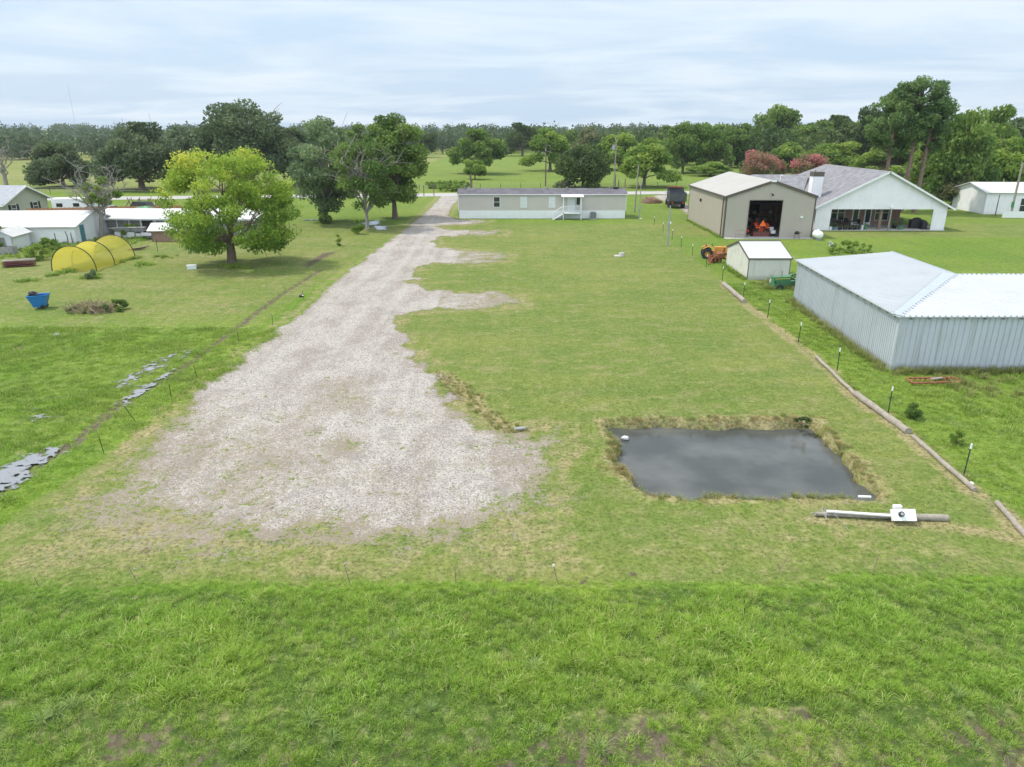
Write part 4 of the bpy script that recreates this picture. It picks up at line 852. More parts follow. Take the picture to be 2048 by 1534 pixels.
m=MB();m.slab([(-.16,-.2,ez+.03),(-.16,-.155,ez+.03),(xm,-.155,rz_+.09),(xm,-.2,rz_+.09)],.28).slab([(w+.16,-.2,ez+.03),(xm,-.2,rz_+.09),(xm,-.155,rz_+.09),(w+.16,-.155,ez+.03)],.28).box(-.24,-.125,-.15,dp+.1,ez-.2,ez-.02);m.build('rake_trim',M['brown'],rf)
MB().box(-.035,.12,-.035,.0,0,ez-.05).box(-.035,-.0,0,.12,0,ez-.05).build('corner_trim',M['brown'],t);MB().box(-.26,-.14,.35,.47,0,ez-.1).build('downspout',M['brown'],t);MB().box(w-.12,w+.035,-.035,0,0,ez-.05).build('corner_trim',M['brown'],t);MB().box(-.035,0,dp-.12,dp+.03,0,ez-.05).build('corner_trim',M['brown'],t);MB().box(dx0-.06,dx0,-.04,.1,0,dz+.06).box(dx1,dx1+.06,-.04,.1,0,dz+.06).box(dx0,dx1,-.04,.1,dz,dz+.06).build('door_frame',M['brown'],t)
MB().box(xm-.28,xm+.28,-.28,-.2,rz_-.14,rz_+.1).build('ridge_cap',M['white'],rf)
MB().tube([(xm,-.02,5.0),(xm,-.3,5.0),(xm,-.38,4.85)],[.05,.06,.14],8).build('wall_lamp',M['black'],t);MB().rbox((-.12,11,3.3),(.2,.12,.35)).build('wall_lamp',M['black'],t)
MB().rbox((8.9,-.08,2.4),(.28,.12,.22)).build('wall_lamp',M['white'],t)
MB().box(.1,w-.1,-1.0,dp-.1,.0,.06).build('floor_slab',M['concrete'],t)
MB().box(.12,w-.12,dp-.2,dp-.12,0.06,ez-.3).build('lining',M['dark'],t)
def tractor(label,loc,rz,body,hood,tyre=.75,rops=False,canopy=False,sc=1,smv=False):
    t=thing('tractor',label,'tractor',loc,rz);t.scale=(sc,)*3
    MB().box(-.28,.28,-1.6,.9,.55,.95).box(-.42,.42,-1.9,-1.4,.5,.8).build('chassis',M[body],t)
    MB().box(-.3,.3,-1.85,-.2,.95,1.38).box(-.27,.27,-1.89,-1.85,.7,1.32).tube([(-.0,-1.0,1.38),(0,-1.0,1.9)],.035,6).build('hood',M[hood],t)
    for s_ in(-1,1):
        f_=MB();f_.slab([(s_*.45,-.05,1.25),(s_*.85,-.05,1.25),(s_*.85,.6,1.5),(s_*.45,.6,1.5)],.04).slab([(s_*.45,.6,1.5),(s_*.85,.6,1.5),(s_*.85,1.15,1.2),(s_*.45,1.15,1.2)],.04)
        f_.build('fender',M[hood],t)
    MB().box(-.22,.22,.35,.75,1.2,1.28).box(-.22,.22,.72,.8,1.28,1.65).build('seat',M['black'],t)
    MB().tube([(0,.0,1.3),(0,.12,1.6)],.02,6).wheel((0,.12,1.6),.2,.03,.17,'y',14).build('steering_wheel',M['black'],t)
    for s_ in(-1,1):
        q=MB().wheel((s_*.68,.6,tyre),tyre,.4,tyre*.5);
        for k in range(18):
            a=2*math.pi*k/18;q.rbox((s_*.68,.6+math.cos(a)*tyre*.99,tyre+math.sin(a)*tyre*.99),(.36,.06,.06),rx=a)
        wl=q.build('rear_wheel',M['rubber'],t);MB().wheel((s_*.68,.6,tyre),tyre*.5,.16,.05).build('rim',M[hood],wl)
        wl=MB().wheel((s_*.62,-1.45,.38),.38,.2,.2).build('front_wheel',M['rubber'],t);MB().wheel((s_*.62,-1.45,.38),.2,.1,.03).build('rim',M[hood],wl)
    if rops:
        q=MB().tube([(-.5,.95,.9),(-.5,.95,2.3),(.5,.95,2.3),(.5,.95,.9)],.045,6);q.build('roll_bar',M['black'],t)
        if canopy: MB().rbox((0,.4,2.36),(1.2,1.5,.07)).build('canopy',M[hood],t)
    if smv:
        MB().add([(-.42,1.2,1.2),(.42,1.2,1.2),(0,1.2,1.95),(-.42,1.24,1.2),(.42,1.24,1.2),(0,1.24,1.95)],[(0,1,2),(3,5,4),(0,3,4,1),(1,4,5,2),(2,5,3,0)]).build('warning_triangle',M['sign'],t)
        MB().box(-.8,-.3,1.15,1.4,1.0,1.12).build('tail_light',M['redor'],t);MB().box(.3,.8,1.15,1.4,1.0,1.12).build('tail_light',M['redor'],t)
    return t
tractor('orange-red tractor with a warning triangle inside the open tan workshop',(29.55,86.3),math.pi,'redor','redor',.7,True,smv=True)
t=thing('box_blade','dull red box blade on the floor behind the workshop tractor','implement',(29.5,84.75,.06));MB().box(-1.2,1.2,-.05,.05,0,.55).box(-1.2,-1.12,-.05,.6,0,.5).box(1.12,1.2,-.05,.6,0,.5).build('blade',M['redpaint'],t);MB().tube([(-.5,.1,.5),(0,.4,1.1),(.5,.1,.5)],.05,6).build('hitch',M['rust'],t)
t=thing('mower','small red machine at the left side of the workshop doorway','mower',(28.0,86.6,.06));MB().rbox((0,0,.45),(.7,1.0,.4)).build('body',M['redor'],t)
for s_ in(-1,1): MB().wheel((s_*.42,.3,.25),.25,.15,.1).build('wheel',M['rubber'],t)
MB().tube([(-.2,-.4,.6),(-.2,-.9,1.0),(.2,-.9,1.0),(.2,-.4,.6)],.02,6).build('handle',M['steel'],t)
t=thing('utility_cart','pale tan small cart at the right side of the workshop doorway','cart',(30.7,84.9,.06));MB().rbox((0,0,.55),(.5,.8,.35)).rbox((0,.35,.85),(.45,.12,.4)).build('body',M['tin'],t)
for s_ in(-1,1):
    for y in(-.3,.3): MB().wheel((s_*.3,y,.2),.2,.12,.06).build('wheel',M['rubber'],t)
t=thing('pallet_rack','dark shelving with stored things along the back of the workshop','shelves',(29.5,92,.06))
MB().box(-4,4,-.3,.3,.9,.98).box(-4,4,-.3,.3,1.8,1.88).box(-4,-3.9,-.3,.3,0,2.6).box(3.9,4,-.3,.3,0,2.6).build('shelf',M['rust'],t);m=MB()
for i in range(14): MB().rbox((-3.5+.52*i,0,1.15+.9*(i%2)),(.35,.4,.3),.2*i).build('stored_box',M['steel'],t)
# propane tank
q=G(1604,478);t=thing('propane_tank','white rounded propane tank at the right corner of the tan workshop','tank',(35.1,q[1]-.6));m=MB()
prof=[(-.8,.0),(-.78,.2),(-.68,.36),(-.5,.45),(.5,.45),(.68,.36),(.78,.2),(.8,.0)]
m.tube([(0,y,.6) for y,_ in prof],[max(.01,r_) for _,r_ in prof],16).build('tank_body',M['white'],t);MB().tube([(0,0,1.02),(0,0,1.2)],.14,10).build('valve_dome',M['white'],t)
MB().box(-.3,.3,-.5,-.4,0,.25).build('foot',M['steel'],t);MB().box(-.3,.3,.4,.5,0,.25).build('foot',M['steel'],t)
t=thing('grill','small black grill in front of the right workshop wall','grill',(32.9,83.0));MB().sphere((0,0,.72),(.3,.25,.2)).build('bowl',M['black'],t)
for a,b in((-.2,-.15),(.2,-.15),(-.2,.15),(.2,.15)): MB().tube([(a,b,.65),(a*1.3,b*1.3,0)],.018,6).build('leg',M['black'],t)
MB().box(.3,.55,-.15,.15,.7,.73).build('side_shelf',M['black'],t)
t=thing('hand_cart_frame','thin metal frame leaning at the left of the workshop doorway','frame',(25.9,83.2));MB().tube([(-.0,0,0),(0,0,.95),(1.1,0,.95),(1.1,0,.1)],.02,6).tube([(0,0,.5),(1.1,0,.5)],.015,6).build('frame_bars',M['rust'],t)
# white house
t=thing('white_house','white-sided house with grey shingle roof, tall chimney and covered patio','house',(37.8,90.3));Wg=16.3;xm=8.2;az=7.15;ez=2.98
ox0,ox1,oz=1.9,14.6,2.62
sl=lambda u:ez+.08+(az-ez)*(1-abs(u-xm)/(xm+.0))*.98
m=MB();wall(m,(0,0,0),(1,0,0),[(0,0),(ox0,0),(ox0,oz),(0,oz)],'lap',.2);wall(m,(ox1,0,0),(1,0,0),[(0,0),(Wg-ox1,0),(Wg-ox1,oz),(0,oz)],'lap',.2)
wall(m,(0,0,0),(1,0,0),[(0,oz),(Wg,oz),(Wg,ez),(xm,az-.08),(0,ez)],'lap',.2)
wall(m,(0,2.2,0),(0,-1,0),[(0,0),(2.2,0),(2.2,ez),(0,ez)],'lap',.2);wall(m,(Wg,0,0),(0,1,0),[(0,0),(2.2,0),(2.2,ez),(0,ez)],'lap',.2)
wall(m,(ox0,0.1,0),(0,1,0),[(0,0),(2.0,0),(2.0,ez),(0,ez)],'lap',.2)
m.build('siding_wall',M['whitev'],t)
YB=5.2
m=MB().box(1.7,13.3,YB,YB+.2,0,ez).box(-1.9,1.7,2.2,2.35,0,ez).box(13.1,13.3,YB+.2,22,0,ez).box(-5,-1.9,6,6.2,0,ez).box(-1.9,-1.7,2.35,6,0,ez).box(1.5,1.7,2.35,YB,0,ez);m.build('brick_wall',M['brick'],t)
MB().box(.05,Wg-.05,.25,YB,2.66,2.72).build('patio_ceiling',M['white'],t)
MB().box(-.1,Wg+.1,-.1,YB,0,.07).build('patio_floor',M['concrete'],t)
RY=18.5;m=MB()
m.slab([(-.75,-.45,ez-.32),(-.75,RY+6,ez-.32),(xm,RY,az+.02),(xm,-.45,az+.02)],.12).slab([(Wg+.75,-.45,ez-.32),(xm,-.45,az+.02),(xm,RY,az+.02),(Wg+.75,RY+6,ez-.32)],.12).slab([(-.75,RY+6,ez-.32),(Wg+.75,RY+6,ez-.32),(xm,RY,az+.02)],.12)
# lower left wing
m.slab([(-9,5.4,ez-.2),(-.0,5.4,ez-.2),(4.5,15,5.9),(-3.5,15,5.9)],.12).slab([(-9,5.4,ez-.2),(-3.5,15,5.9),(-9,24,ez-.2)],.12).slab([(-9,24,ez-.2),(-3.5,15,5.9),(4.5,15,5.9),(4,24,ez-.2)],.12)
m.slab([(-2.2,1.9,ez-.28),(-.72,1.9,ez-.28),(2.5,6,ez+1.3),(-2.2,6,ez+1.3)],.1)
rf=m.build('roof',M['shingle'],t)
m=MB();m.slab([(-.78,-.5,ez-.29),(-.78,-.455,ez-.29),(xm,-.455,az+.06),(xm,-.5,az+.06)],.22).slab([(Wg+.78,-.5,ez-.29),(xm,-.5,az+.06),(xm,-.455,az+.06),(Wg+.78,-.455,ez-.29)],.22).box(-.85,-.76,-.45,24,ez-.5,ez-.35).box(-2.2,-.85,1.82,1.9,ez-.44,ez-.28);m.build('fascia',M['white'],rf)
c=MB();wall(c,(.35,3.0,0),(1,0,0),[(0,3),(1.25,3),(1.25,6.35),(0,6.35)],'lap',.2);wall(c,(.35,4.2,0),(0,-1,0),[(0,3),(1.2,3),(1.2,6.35),(0,6.35)],'lap',.2);wall(c,(1.6,3,0),(0,1,0),[(0,3),(1.2,3),(1.2,6.35),(0,6.35)],'lap',.2);wall(c,(1.6,4.2,0),(-1,0,0),[(0,3),(1.25,3),(1.25,6.35),(0,6.35)],'lap',.2)
c=c.build('chimney',M['whitev'],t);m=MB().box(.3,1.65,2.95,4.25,6.35,6.9);m.build('chimney_cap',M['brown'],c);MB().tube([(.6,3.3,6.9),(.6,3.3,7.15)],[.12,.02],6).build('flue',M['brown'],c)
MB().tube([(-.4,12.5,5.2),(-.4,12.5,5.9)],.06,6).tube([(-.4,12.5,5.9),(-.1,12.4,5.95)],.07,6).build('vent_pipe',M['white'],rf)
window(t,2.6,YB-.02,.75,.8,1.75);
for x in(5.2,6.1,11.0,11.9): window(t,x-.6,YB-.02,.7,.78,1.85)
window(t,-.9,2.18,.8,1.0,1.9,frame='steel')
for x in(7.0,8.6): d=MB().box(x,x+.9,YB-.06,YB-.01,.07,2.5).build('door',M['white'],t);MB().box(x+.15,x+.75,YB-.08,YB-.065,.4,2.35).build('pane',M['glass'],d);MB().box(x+.8,x+.85,YB-.1,YB-.06,1.0,1.2).build('handle',M['steel'],d)
for x in(8.35,): MB().box(x-.16,x+.16,.35,.65,.07,2.66).build('patio_post',M['brush'],t)
HX0,HY0=37.8,90.3
# patio things
def chair(label,x,y,rz=0):
    c=thing('patio_chair',label,'chair',(HX0+x,HY0+y,.07),rz,'dark patio chairs');MB().box(-.28,.28,-.28,.28,.38,.44).build('seat',M['black'],c);MB().box(-.28,.28,.24,.3,.44,.95).build('backrest',M['black'],c)
    for a in(-.25,.25):
        for b in(-.25,.25): MB().box(a-.02,a+.02,b-.02,b+.02,0,.38).build('leg',M['black'],c)
chair('dark patio chair left of the patio table',5.0,3.4,1.4);chair('dark patio chair right of the patio table',6.9,3.4,-1.4);chair('dark patio chair behind the table near the door',6.0,4.3)
c=thing('patio_table','dark round table between the patio chairs','table',(HX0+5.9,HY0+3.2,.07));MB().tube([(0,0,.7),(0,0,.74)],.55,16).build('tabletop',M['black'],c);MB().tube([(0,0,0),(0,0,.7)],.05,8).build('leg',M['black'],c)
c=thing('wicker_sofa','dark wicker sofa against the patio brick wall','sofa',(HX0+3.9,HY0+4.6,.07));MB().box(-1,1,-.4,.4,.12,.45).build('seat',M['brown'],c);MB().box(-1,1,.3,.42,.45,.9).build('backrest',M['brown'],c);MB().box(-1.08,-1.0,-.4,.4,.1,.65).box(1.0,1.08,-.4,.4,.1,.65).build('armrest',M['brown'],c)
c=thing('covered_grill','grill under a black cover at the right end of the patio','grill',(HX0+13.7,HY0+1.8,.07));MB().rbox((0,0,.55),(1.5,.7,1.1)).sphere((0,0,1.05),(.6,.34,.3)).build('cover',M['tar'],c)
c=thing('covered_grill','narrower black-covered smoker beside the wide covered grill','grill',(HX0+14.15,HY0+.75,.07));MB().rbox((0,0,.45),(.6,.6,.9)).sphere((0,0,.9),(.3,.3,.22)).build('cover',M['tar'],c)
def planter(label,x,y,pm,h=.4,w=.2,n=500,leafs='dark',ph=.6):
    c=thing('planter',label,'planter',(HX0+x,HY0+y,.07));MB().tube([(0,0,0),(0,0,h)],[w*.8,w],12).build('pot',M[pm],c);r=np.random.default_rng(int(x*10))
    C,lr,P,ti=crownset(r,6,w*1.3,w*1.3,ph/2,h+ph/2,n,.6,'egg');obj('plant',leaves('plant',P,.05,r,L_[leafs],ti),None,c)
planter('tall potted plant in a dark pot near the right of the patio edge',11.1,.5,'green',.5,.28,900,'grey',.9);planter('bushy plant behind the tall potted plant on the patio',10.9,1.6,'black',.4,.3,900,'grey',1.0)
planter('white pot at the left end of the patio edge',2.2,.3,'white',.4,.2,200);planter('teal pot next to the white pot on the patio edge',2.75,.25,'teal',.35,.22,250)
for i,x in enumerate((3.3,3.6,3.9,4.25,4.55,4.85,5.15,5.45,5.75)):
    planter(('%s black nursery pot in the row along the patio edge'%('leftmost','second','third','fourth','fifth','sixth','seventh','eighth','rightmost')[i]),x,.25+.1*(i%2),'black',.28,.14,60,'dark',.25)
planter('pale lilac bucket at the right end of the pot row',6.25,.4,'palewin',.6,.16,30,'dark',.1);planter('green barrel planter right of the pale bucket',6.7,.4,'green',.6,.18,200,'bright',.2)
c=thing('toy','red, blue and yellow plastic toy by the brick corner of the house','toy',(HX0-1.1,HY0+1.2));MB().rbox((0,0,.3),(.7,.5,.5)).build('body',M['redor'],c);MB().rbox((-.5,0,.3),(.4,.5,.45)).build('seat',M['blue'],c)
q=G(1777,463);c=thing('light_pole','short wooden post with a white round dish at the top in front of the patio','post',(q[0],HY0-.6));MB().tube([(0,0,0),(0,0,2.75)],[.12,.1],8).build('post',M['pole'],c);MB().sphere((0,-.05,2.9),(.26,.12,.26)).build('dish',M['white'],c)
q=G(1640,498);c=thing('garden_ornament','small white and black garden ornament on the grass in front of the house','ornament',(40.0-.9,q[1]));
q=G(1663,495);c.location=(q[0],q[1],0);MB().sphere((0,0,.25),(.3,.2,.25)).build('body',M['white'],c);MB().sphere((-.2,0,.5),(.13,.13,.2)).build('head',M['steel'],c)
# small shed
t=thing('small_shed','small cream metal-sided shed with white roof beside the post row','shed',(19.9,59.6));w,dp=3.5,6.2;ez=1.82;az=2.72
m=MB();wall(m,(0,0,0),(1,0,0),[(0,0),(w,0),(w,ez),(0,ez)],'lap',.2,.08,.05);wall(m,(0,dp,0),(0,-1,0),[(0,0),(dp,0),(dp,ez),(dp/2,az),(0,ez)],'lap',.2,.08,.05);wall(m,(w,0,0),(0,1,0),[(0,0),(dp,0),(dp,ez),(dp/2,az),(0,ez)],'lap',.2,.08,.05);wall(m,(w,dp,0),(-1,0,0),[(0,0),(w,0),(w,ez),(0,ez)],'lap',.16)
m.build('wall',M['lapmetal'],t);m=MB();m.slab([(-.06,-.12,ez-.0),(w+.06,-.12,ez-.0),(w+.06,dp/2,az+.06),(-.06,dp/2,az+.06)],.05).slab([(-.06,dp/2,az+.06),(w+.06,dp/2,az+.06),(w+.06,dp+.12,ez),(-.06,dp+.12,ez)],.05);rf=m.build('roof',M['groof'],t)
m=MB().slab([(-.12,-.14,ez+.02),(-.065,-.14,ez+.02),(-.065,dp/2,az+.08),(-.12,dp/2,az+.08)],.12).slab([(-.12,dp/2,az+.08),(-.065,dp/2,az+.08),(-.065,dp+.14,ez+.02),(-.12,dp+.14,ez+.02)],.12).slab([(w+.065,-.14,ez+.02),(w+.12,-.14,ez+.02),(w+.12,dp/2,az+.08),(w+.065,dp/2,az+.08)],.12).box(-.12,w+.12,-.16,-.125,ez-.1,ez-.0).box(-.035,.05,-.035,0,0,ez-.1).box(w-.05,w+.035,-.035,0,0,ez-.1).box(-.1,w+.1,dp/2-.06,dp/2+.06,az+.065,az+.1)
m.build('trim',M['brown'],rf)
# grey metal barn
t=thing('metal_barn','low grey-blue metal barn with bright white ribbed roof at the right edge','barn',(0,0,0))
A=(19.92,35.45);Bc=(20.95,51.9);Cx=34.0;e=2.95;rdz=3.5;Hh=(27.35,43.5);K2=(27.75,52.2)
m=MB();L1=math.hypot(Bc[0]-A[0],Bc[1]-A[1]);wall(m,(Bc[0],Bc[1],0),(A[0]-Bc[0],A[1]-Bc[1],0),[(0,0),(L1,0),(L1,e),(0,e)],'rib',.23,.06,.045);wall(m,(A[0],A[1],0),(1,0.0,0),[(0,0),(Cx-A[0],0),(Cx-A[0],e),(0,e)],'rib',.30,.06,.05)
wall(m,(K2[0],K2[1]-.1,0),(-1,-.04,0),[(0,0),(6.7,0),(6.7,e),(0,rdz)],'rib',.3,.06,.02)
m.build('wall',M['galv'],t)
m=MB()
for (px_,py_) in((27.4,43.6),(27.5,48),(27.6,52),(31,43.5),(34,43.5)): m.box(px_-.08,px_+.08,py_-.08,py_+.08,0,3.4)
m.build('post',M['greywood'],t)
def ribroof(mb,c4,n,rib=.03):
    a,b,c_,d_=[Vector(q) for q in c4]  # a-b eave, d-c ridge
    for i in range(1,n):
        f_=i/n;p_=a+(b-a)*f_;q_=d_+(c_-d_)*f_;ud=(b-a).normalized()*.035;up=Vector((0,0,rib))
        mb.add([p_-ud,p_+up-ud*.4,p_+up+ud*.4,p_+ud,q_-ud,q_+up-ud*.4,q_+up+ud*.4,q_+ud],[(0,1,5,4),(1,2,6,5),(2,3,7,6),(0,3,2,1),(4,5,6,7)])
m=MB();ov=.22
p1=(A[0]-ov,A[1]-ov,e+.04);p2=(Bc[0]-ov,Bc[1]+.15,e+.04);p3=(K2[0],K2[1],rdz+.04);p4=(Hh[0],Hh[1],rdz+.04);p5=(Cx+.2,A[1]-ov,e+.04);p6=(Cx+.2,Hh[1],rdz+.04)
m.slab([p1,p2,p3,p4],.05).slab([p1,p4,p6,p5],.05)
# ribs run from eave to ridge, clipped at the hip
v1,v2,v3,v4,v5,v6=[Vector(q) for q in(p1,p2,p3,p4,p5,p6)]
def ribline(p_,q_):
    d_=(q_-p_).normalized();sd=d_.cross(Vector((0,0,1))).normalized()*.06;up=Vector((0,0,.075))
    m.add([p_-sd,p_+up-sd*.4,p_+up+sd*.4,p_+sd,q_-sd,q_+up-sd*.4,q_+up+sd*.4,q_+sd],[(0,1,5,4),(1,2,6,5),(2,3,7,6),(0,3,2,1),(4,5,6,7)])
n=int((v2.y-v1.y)/.3)
for i in range(1,n):
    y=v1.y+(v2.y-v1.y)*i/n;pe=v1+(v2-v1)*(i/n)
    if y>v4.y: f_=(y-v4.y)/(v3.y-v4.y);q_=v4+(v3-v4)*min(f_,1)
    else: f_=(y-v1.y)/(v4.y-v1.y);q_=v1+(v4-v1)*f_
    if (q_-pe).length>.2: ribline(pe,q_)
n=int((v5.x-v1.x)/.3)
for i in range(1,n):
    x=v1.x+(v5.x-v1.x)*i/n;pe=v1+(v5-v1)*(i/n)
    if x<v4.x: q_=v1+(v4-v1)*((x-v1.x)/(v4.x-v1.x))
    else: q_=v4+(v6-v4)*((x-v4.x)/(v6.x-v4.x))
    if (q_-pe).length>.2: ribline(pe,q_)
rf=m.build('roof',M['groof'],t)
dv=Vector((-.32,.32,.012));hp=MB();hp.slab([v1+Vector((.06,.06,.055)),v4+Vector((.02,.02,.055)),v4+Vector((-.55,.42,.03)),v1+Vector((-.02,.5,.06))],.012);hp.build('hip_flashing',M['gflash'],rf)
m=MB()
for i in range(46):
    f_=(i+.5)/46
    for a_,b_ in((v4,v3),): q_=a_+(b_-a_)*f_;m.rbox(q_+Vector((.0,0,.045)),(.1,.1,.05))
for i in range(44): q_=v1+(v4-v1)*((i+.5)/44);m.rbox(q_+Vector((.09,-.03,.03)),(.1,.1,.05),.78)
for i in range(26): q_=v4+(v6-v4)*((i+.5)/26);m.rbox(q_+Vector((0,0,.045)),(.12,.08,.05))
m.build('foam_closure',M['gflash'],rf)
m=MB()
for i in range(17): q_=v1+(v2-v1)*((i+.5)/17);m.box(q_.x+.02,q_.x+.24,q_.y-.03,q_.y+.03,e-.12,e-.02)
for i in range(14): x=A[0]+.5+i*.95;m.box(x,x+.07,A[1]-.2,A[1]-.035,e-.13,e-.02)
m.build('rafter_tail',M['greywood'],rf)
# left buildings
def hut(name,label,cat,loc,rz,w,dp,ez,az,wm,rm,ridge='x',mode='lap',step=.2,ov=.3):
    t=thing(name,label,cat,loc,rz);m=MB()
    if ridge=='x': fr=[(0,0),(w,0),(w,ez),(0,ez)];sd=[(0,0),(dp,0),(dp,ez),(dp/2,az),(0,ez)]
    else: fr=[(0,0),(w,0),(w,ez),(w/2,az),(0,ez)];sd=[(0,0),(dp,0),(dp,ez),(0,ez)]
    wall(m,(0,0,0),(1,0,0),fr,mode,step);wall(m,(w,0,0),(0,1,0),sd,mode,step);wall(m,(w,dp,0),(-1,0,0),fr,mode,step);wall(m,(0,dp,0),(0,-1,0),sd,mode,step);m.build('wall',M[wm],t)
    m=MB();k=(az-ez)/((dp if ridge=='x' else w)/2);z0=ez-k*ov+.05;za=az+.06
    if ridge=='x': m.slab([(-ov,-ov,z0),(w+ov,-ov,z0),(w+ov,dp/2,za),(-ov,dp/2,za)],.09).slab([(-ov,dp/2,za),(w+ov,dp/2,za),(w+ov,dp+ov,z0),(-ov,dp+ov,z0)],.09)
    else: m.slab([(-ov,-ov,z0),(-ov,dp+ov,z0),(w/2,dp+ov,za),(w/2,-ov,za)],.09).slab([(w+ov,-ov,z0),(w/2,-ov,za),(w/2,dp+ov,za),(w+ov,dp+ov,z0)],.09)
    rf=m.build('roof',M[rm],t);return t,rf
q=G(112,428);t,rf=hut('ranch_house','sage-green house with grey shingle roof and dark shutters at the left edge','house',(-84.6,100.5),R(-4),15.0,9.0,2.55,4.45,'olive','shingleb','x',step=.2,ov=.6)
m=MB();
for s_ in(1,): m.slab([(15.62,-.6,2.3),(15.68,-.6,2.3),(15.68,4.5,4.52),(15.62,4.5,4.52)],.2).slab([(15.62,4.5,4.52),(15.68,4.5,4.52),(15.68,9.6,2.3),(15.62,9.6,2.3)],.2)
m.box(-.6,15.62,-.68,-.61,2.05,2.3);m.build('fascia',M['white'],rf)
MB().rbox((8.6,4.0,4.6),(.6,.6,.5)).build('roof_vent',M['steel'],rf)
for y in(2.0,6.3):
    wn=window(t,15.03,y,1.0,.9,1.05,rz=math.pi/2)
    MB().box(-.95,-.55,-.06,-.0,-.05,1.1).box(.55,.95,-.06,0,-.05,1.1).build('shutter',M['black'],wn)
c=thing('window_air_conditioner','white air conditioner box in the near window of the sage-green house','air conditioner',(-69.9,101.2,1.1));MB().rbox((.3,.3,0),(.5,.6,.4)).build('housing',M['white'],c)
t,rf=hut('long_shed','long white shed with weathered white tin roof and a teal door','shed',(-63.5,78.6),R(3),15.3,8.6,1.95,3.15,'white','tin','x',step=.25,ov=.35)
d=MB().box(15.32,15.36,1.0,1.9,.05,1.9).build('door',M['teal'],t);MB().box(15.36,15.4,1.7,1.75,.9,1.05).build('handle',M['steel'],d)
t,rf=hut('tin_hut','small white hut with a peaked tin roof in front of the long shed','hut',(-54.2,74.6),R(8),2.0,3.6,1.55,2.1,'white','tin','y','rib',.4,.3);MB().box(.7,1.3,-.06,-.02,.1,1.35).build('door',M['greywood'],t)
t,rf=hut('hen_house','low grey hen house half hidden behind the leafy tree','hut',(-57.2,73.0),R(8),2.6,3.0,1.5,1.9,'redpaint','tin','y','rib',.4,.25)
c=thing('raised_bed','grey board raised bed with plants beside the small hut','raised bed',(-52.3,72.6),R(5));MB().box(-1.6,1.6,-.5,-.42,0,.75).box(-1.6,1.6,.42,.5,0,.75).box(-1.6,-1.52,-.42,.42,0,.75).box(1.52,1.6,-.42,.42,0,.75).build('boards',M['greywood'],c)
r=np.random.default_rng(4);C,lr,P,ti=crownset(r,8,1.3,.4,.4,.9,900,.6,'egg');obj('plants',leaves('plants',P,.07,r,L_['pecan'],ti),None,c)
c=thing('board_pile','stack of white and dark red boards on the grass at the left edge','board pile',G(38,533),R(25));m=MB()
for i in range(9): m.rbox(((i%3)*.06,-.35+.3*(i%3),.12+.16*(i//3)),(2.5,.2,.05),.08*(i%4-1.5),0,.03*(i%2))
m.build('board',M['redpaint'],c);m=MB();[m.rbox((.1,-.3+.28*i,.62),(2.6,.16,.05),.06*i) for i in range(3)];m.build('white_board',M['greywood'],c)
# slatted poultry shed
t=thing('slatted_shed','long open poultry shed with dark slatted front, white posts and white roof','shed',(-50.3,86.6),R(-1));Ls=19.5
m=MB();m.box(0,Ls,0,.06,0,2.0).box(Ls-.06,Ls,.06,4.2,0,2.2).box(0,.06,.06,4.2,0,2.2).box(0,Ls,4.2,4.26,0,2.4)
for i in range(int(Ls/.33)): m.box(.1+.33*i,.24+.33*i,-.04,-.002,0,1.98)
m.build('slatted_wall',M['greywood'],t)
m=MB()
for i in range(14): m.box(i*1.48,i*1.48+.1,-.12,-.045,0,2.0)
m.build('post',M['white'],t);d=MB().box(6.0,7.6,-.08,-.045,.0,2.0).build('door',M['dark'],t);MB().box(5.85,6.0,-.14,-.045,0,2.05).box(7.6,7.75,-.14,-.045,0,2.05).build('frame',M['white'],d)
m=MB();m.slab([(-.5,-.7,1.98),(Ls+.4,-.7,1.98),(Ls+.4,4.6,2.65),(-.5,4.6,2.65)],.08);m.box(-.5,Ls+.4,-.76,-.705,1.82,2.0);m.build('roof',M['tin'],t)
t,rf=hut('brick_outhouse','small red brick outhouse with rusty tin roof behind the yellow-green tree','outhouse',(-40.6,80.9),R(6),3.6,2.8,1.35,1.9,'brick','tin','x','flat',.4,.35)
def pile(name,label,cat,loc,items,rz=0):
    c=thing(name,label,cat,loc,rz)
    for nm,mt,bx in items:
        m=MB();[m.rbox(*b) for b in bx];m.build(nm,M[mt],c)
    return c
pile('lumber_stack','stack of pale boards and crates in front of the slatted shed','lumber',(-44.8,84.6),[('board','greywood',[((0,0,.75+.12*i),(3.4,.8,.08),.03*i) for i in range(4)]),('crate','tin',[((-.6,0,.32),(2.3,.8,.6)),((1.2,.1,.3),(1.2,.7,.35),.2)])])
pile('tin_scrap','grey sheets of scrap tin beside the lumber stack','scrap',(-41.9,83.3),[('sheet','steel',[((0,0,.2+.1*i),(1.9,.9,.03),.2*i,.1*i,.1) for i in range(4)])])
pile('work_table','low board table under the dying tree','table',(-46.6,85.2),[('tabletop','greywood',[((0,0,.95),(2.0,.8,.08))]),('leg','greywood',[((-.9,-.3,.45),(.1,.1,.9)),((.9,-.3,.45),(.1,.1,.9)),((-.9,.3,.45),(.1,.1,.9)),((.9,.3,.45),(.1,.1,.9))])])
pile('scrap_boards','pile of boards on the ground behind the far end of the net tunnel','scrap',G(268,500),[('board','brush',[((.2*i,.1*i,.06+.05*i),(1.6,.2,.05),.3*i) for i in range(5)])])
pile('scrap_pile','scattered scrap in front of the cottonwood trunk on the left','scrap',G(625,442),[('scrap','steel',[((.3*i-1,.1*(i%3),.1),(.6,.3,.15),.7*i) for i in range(6)])])
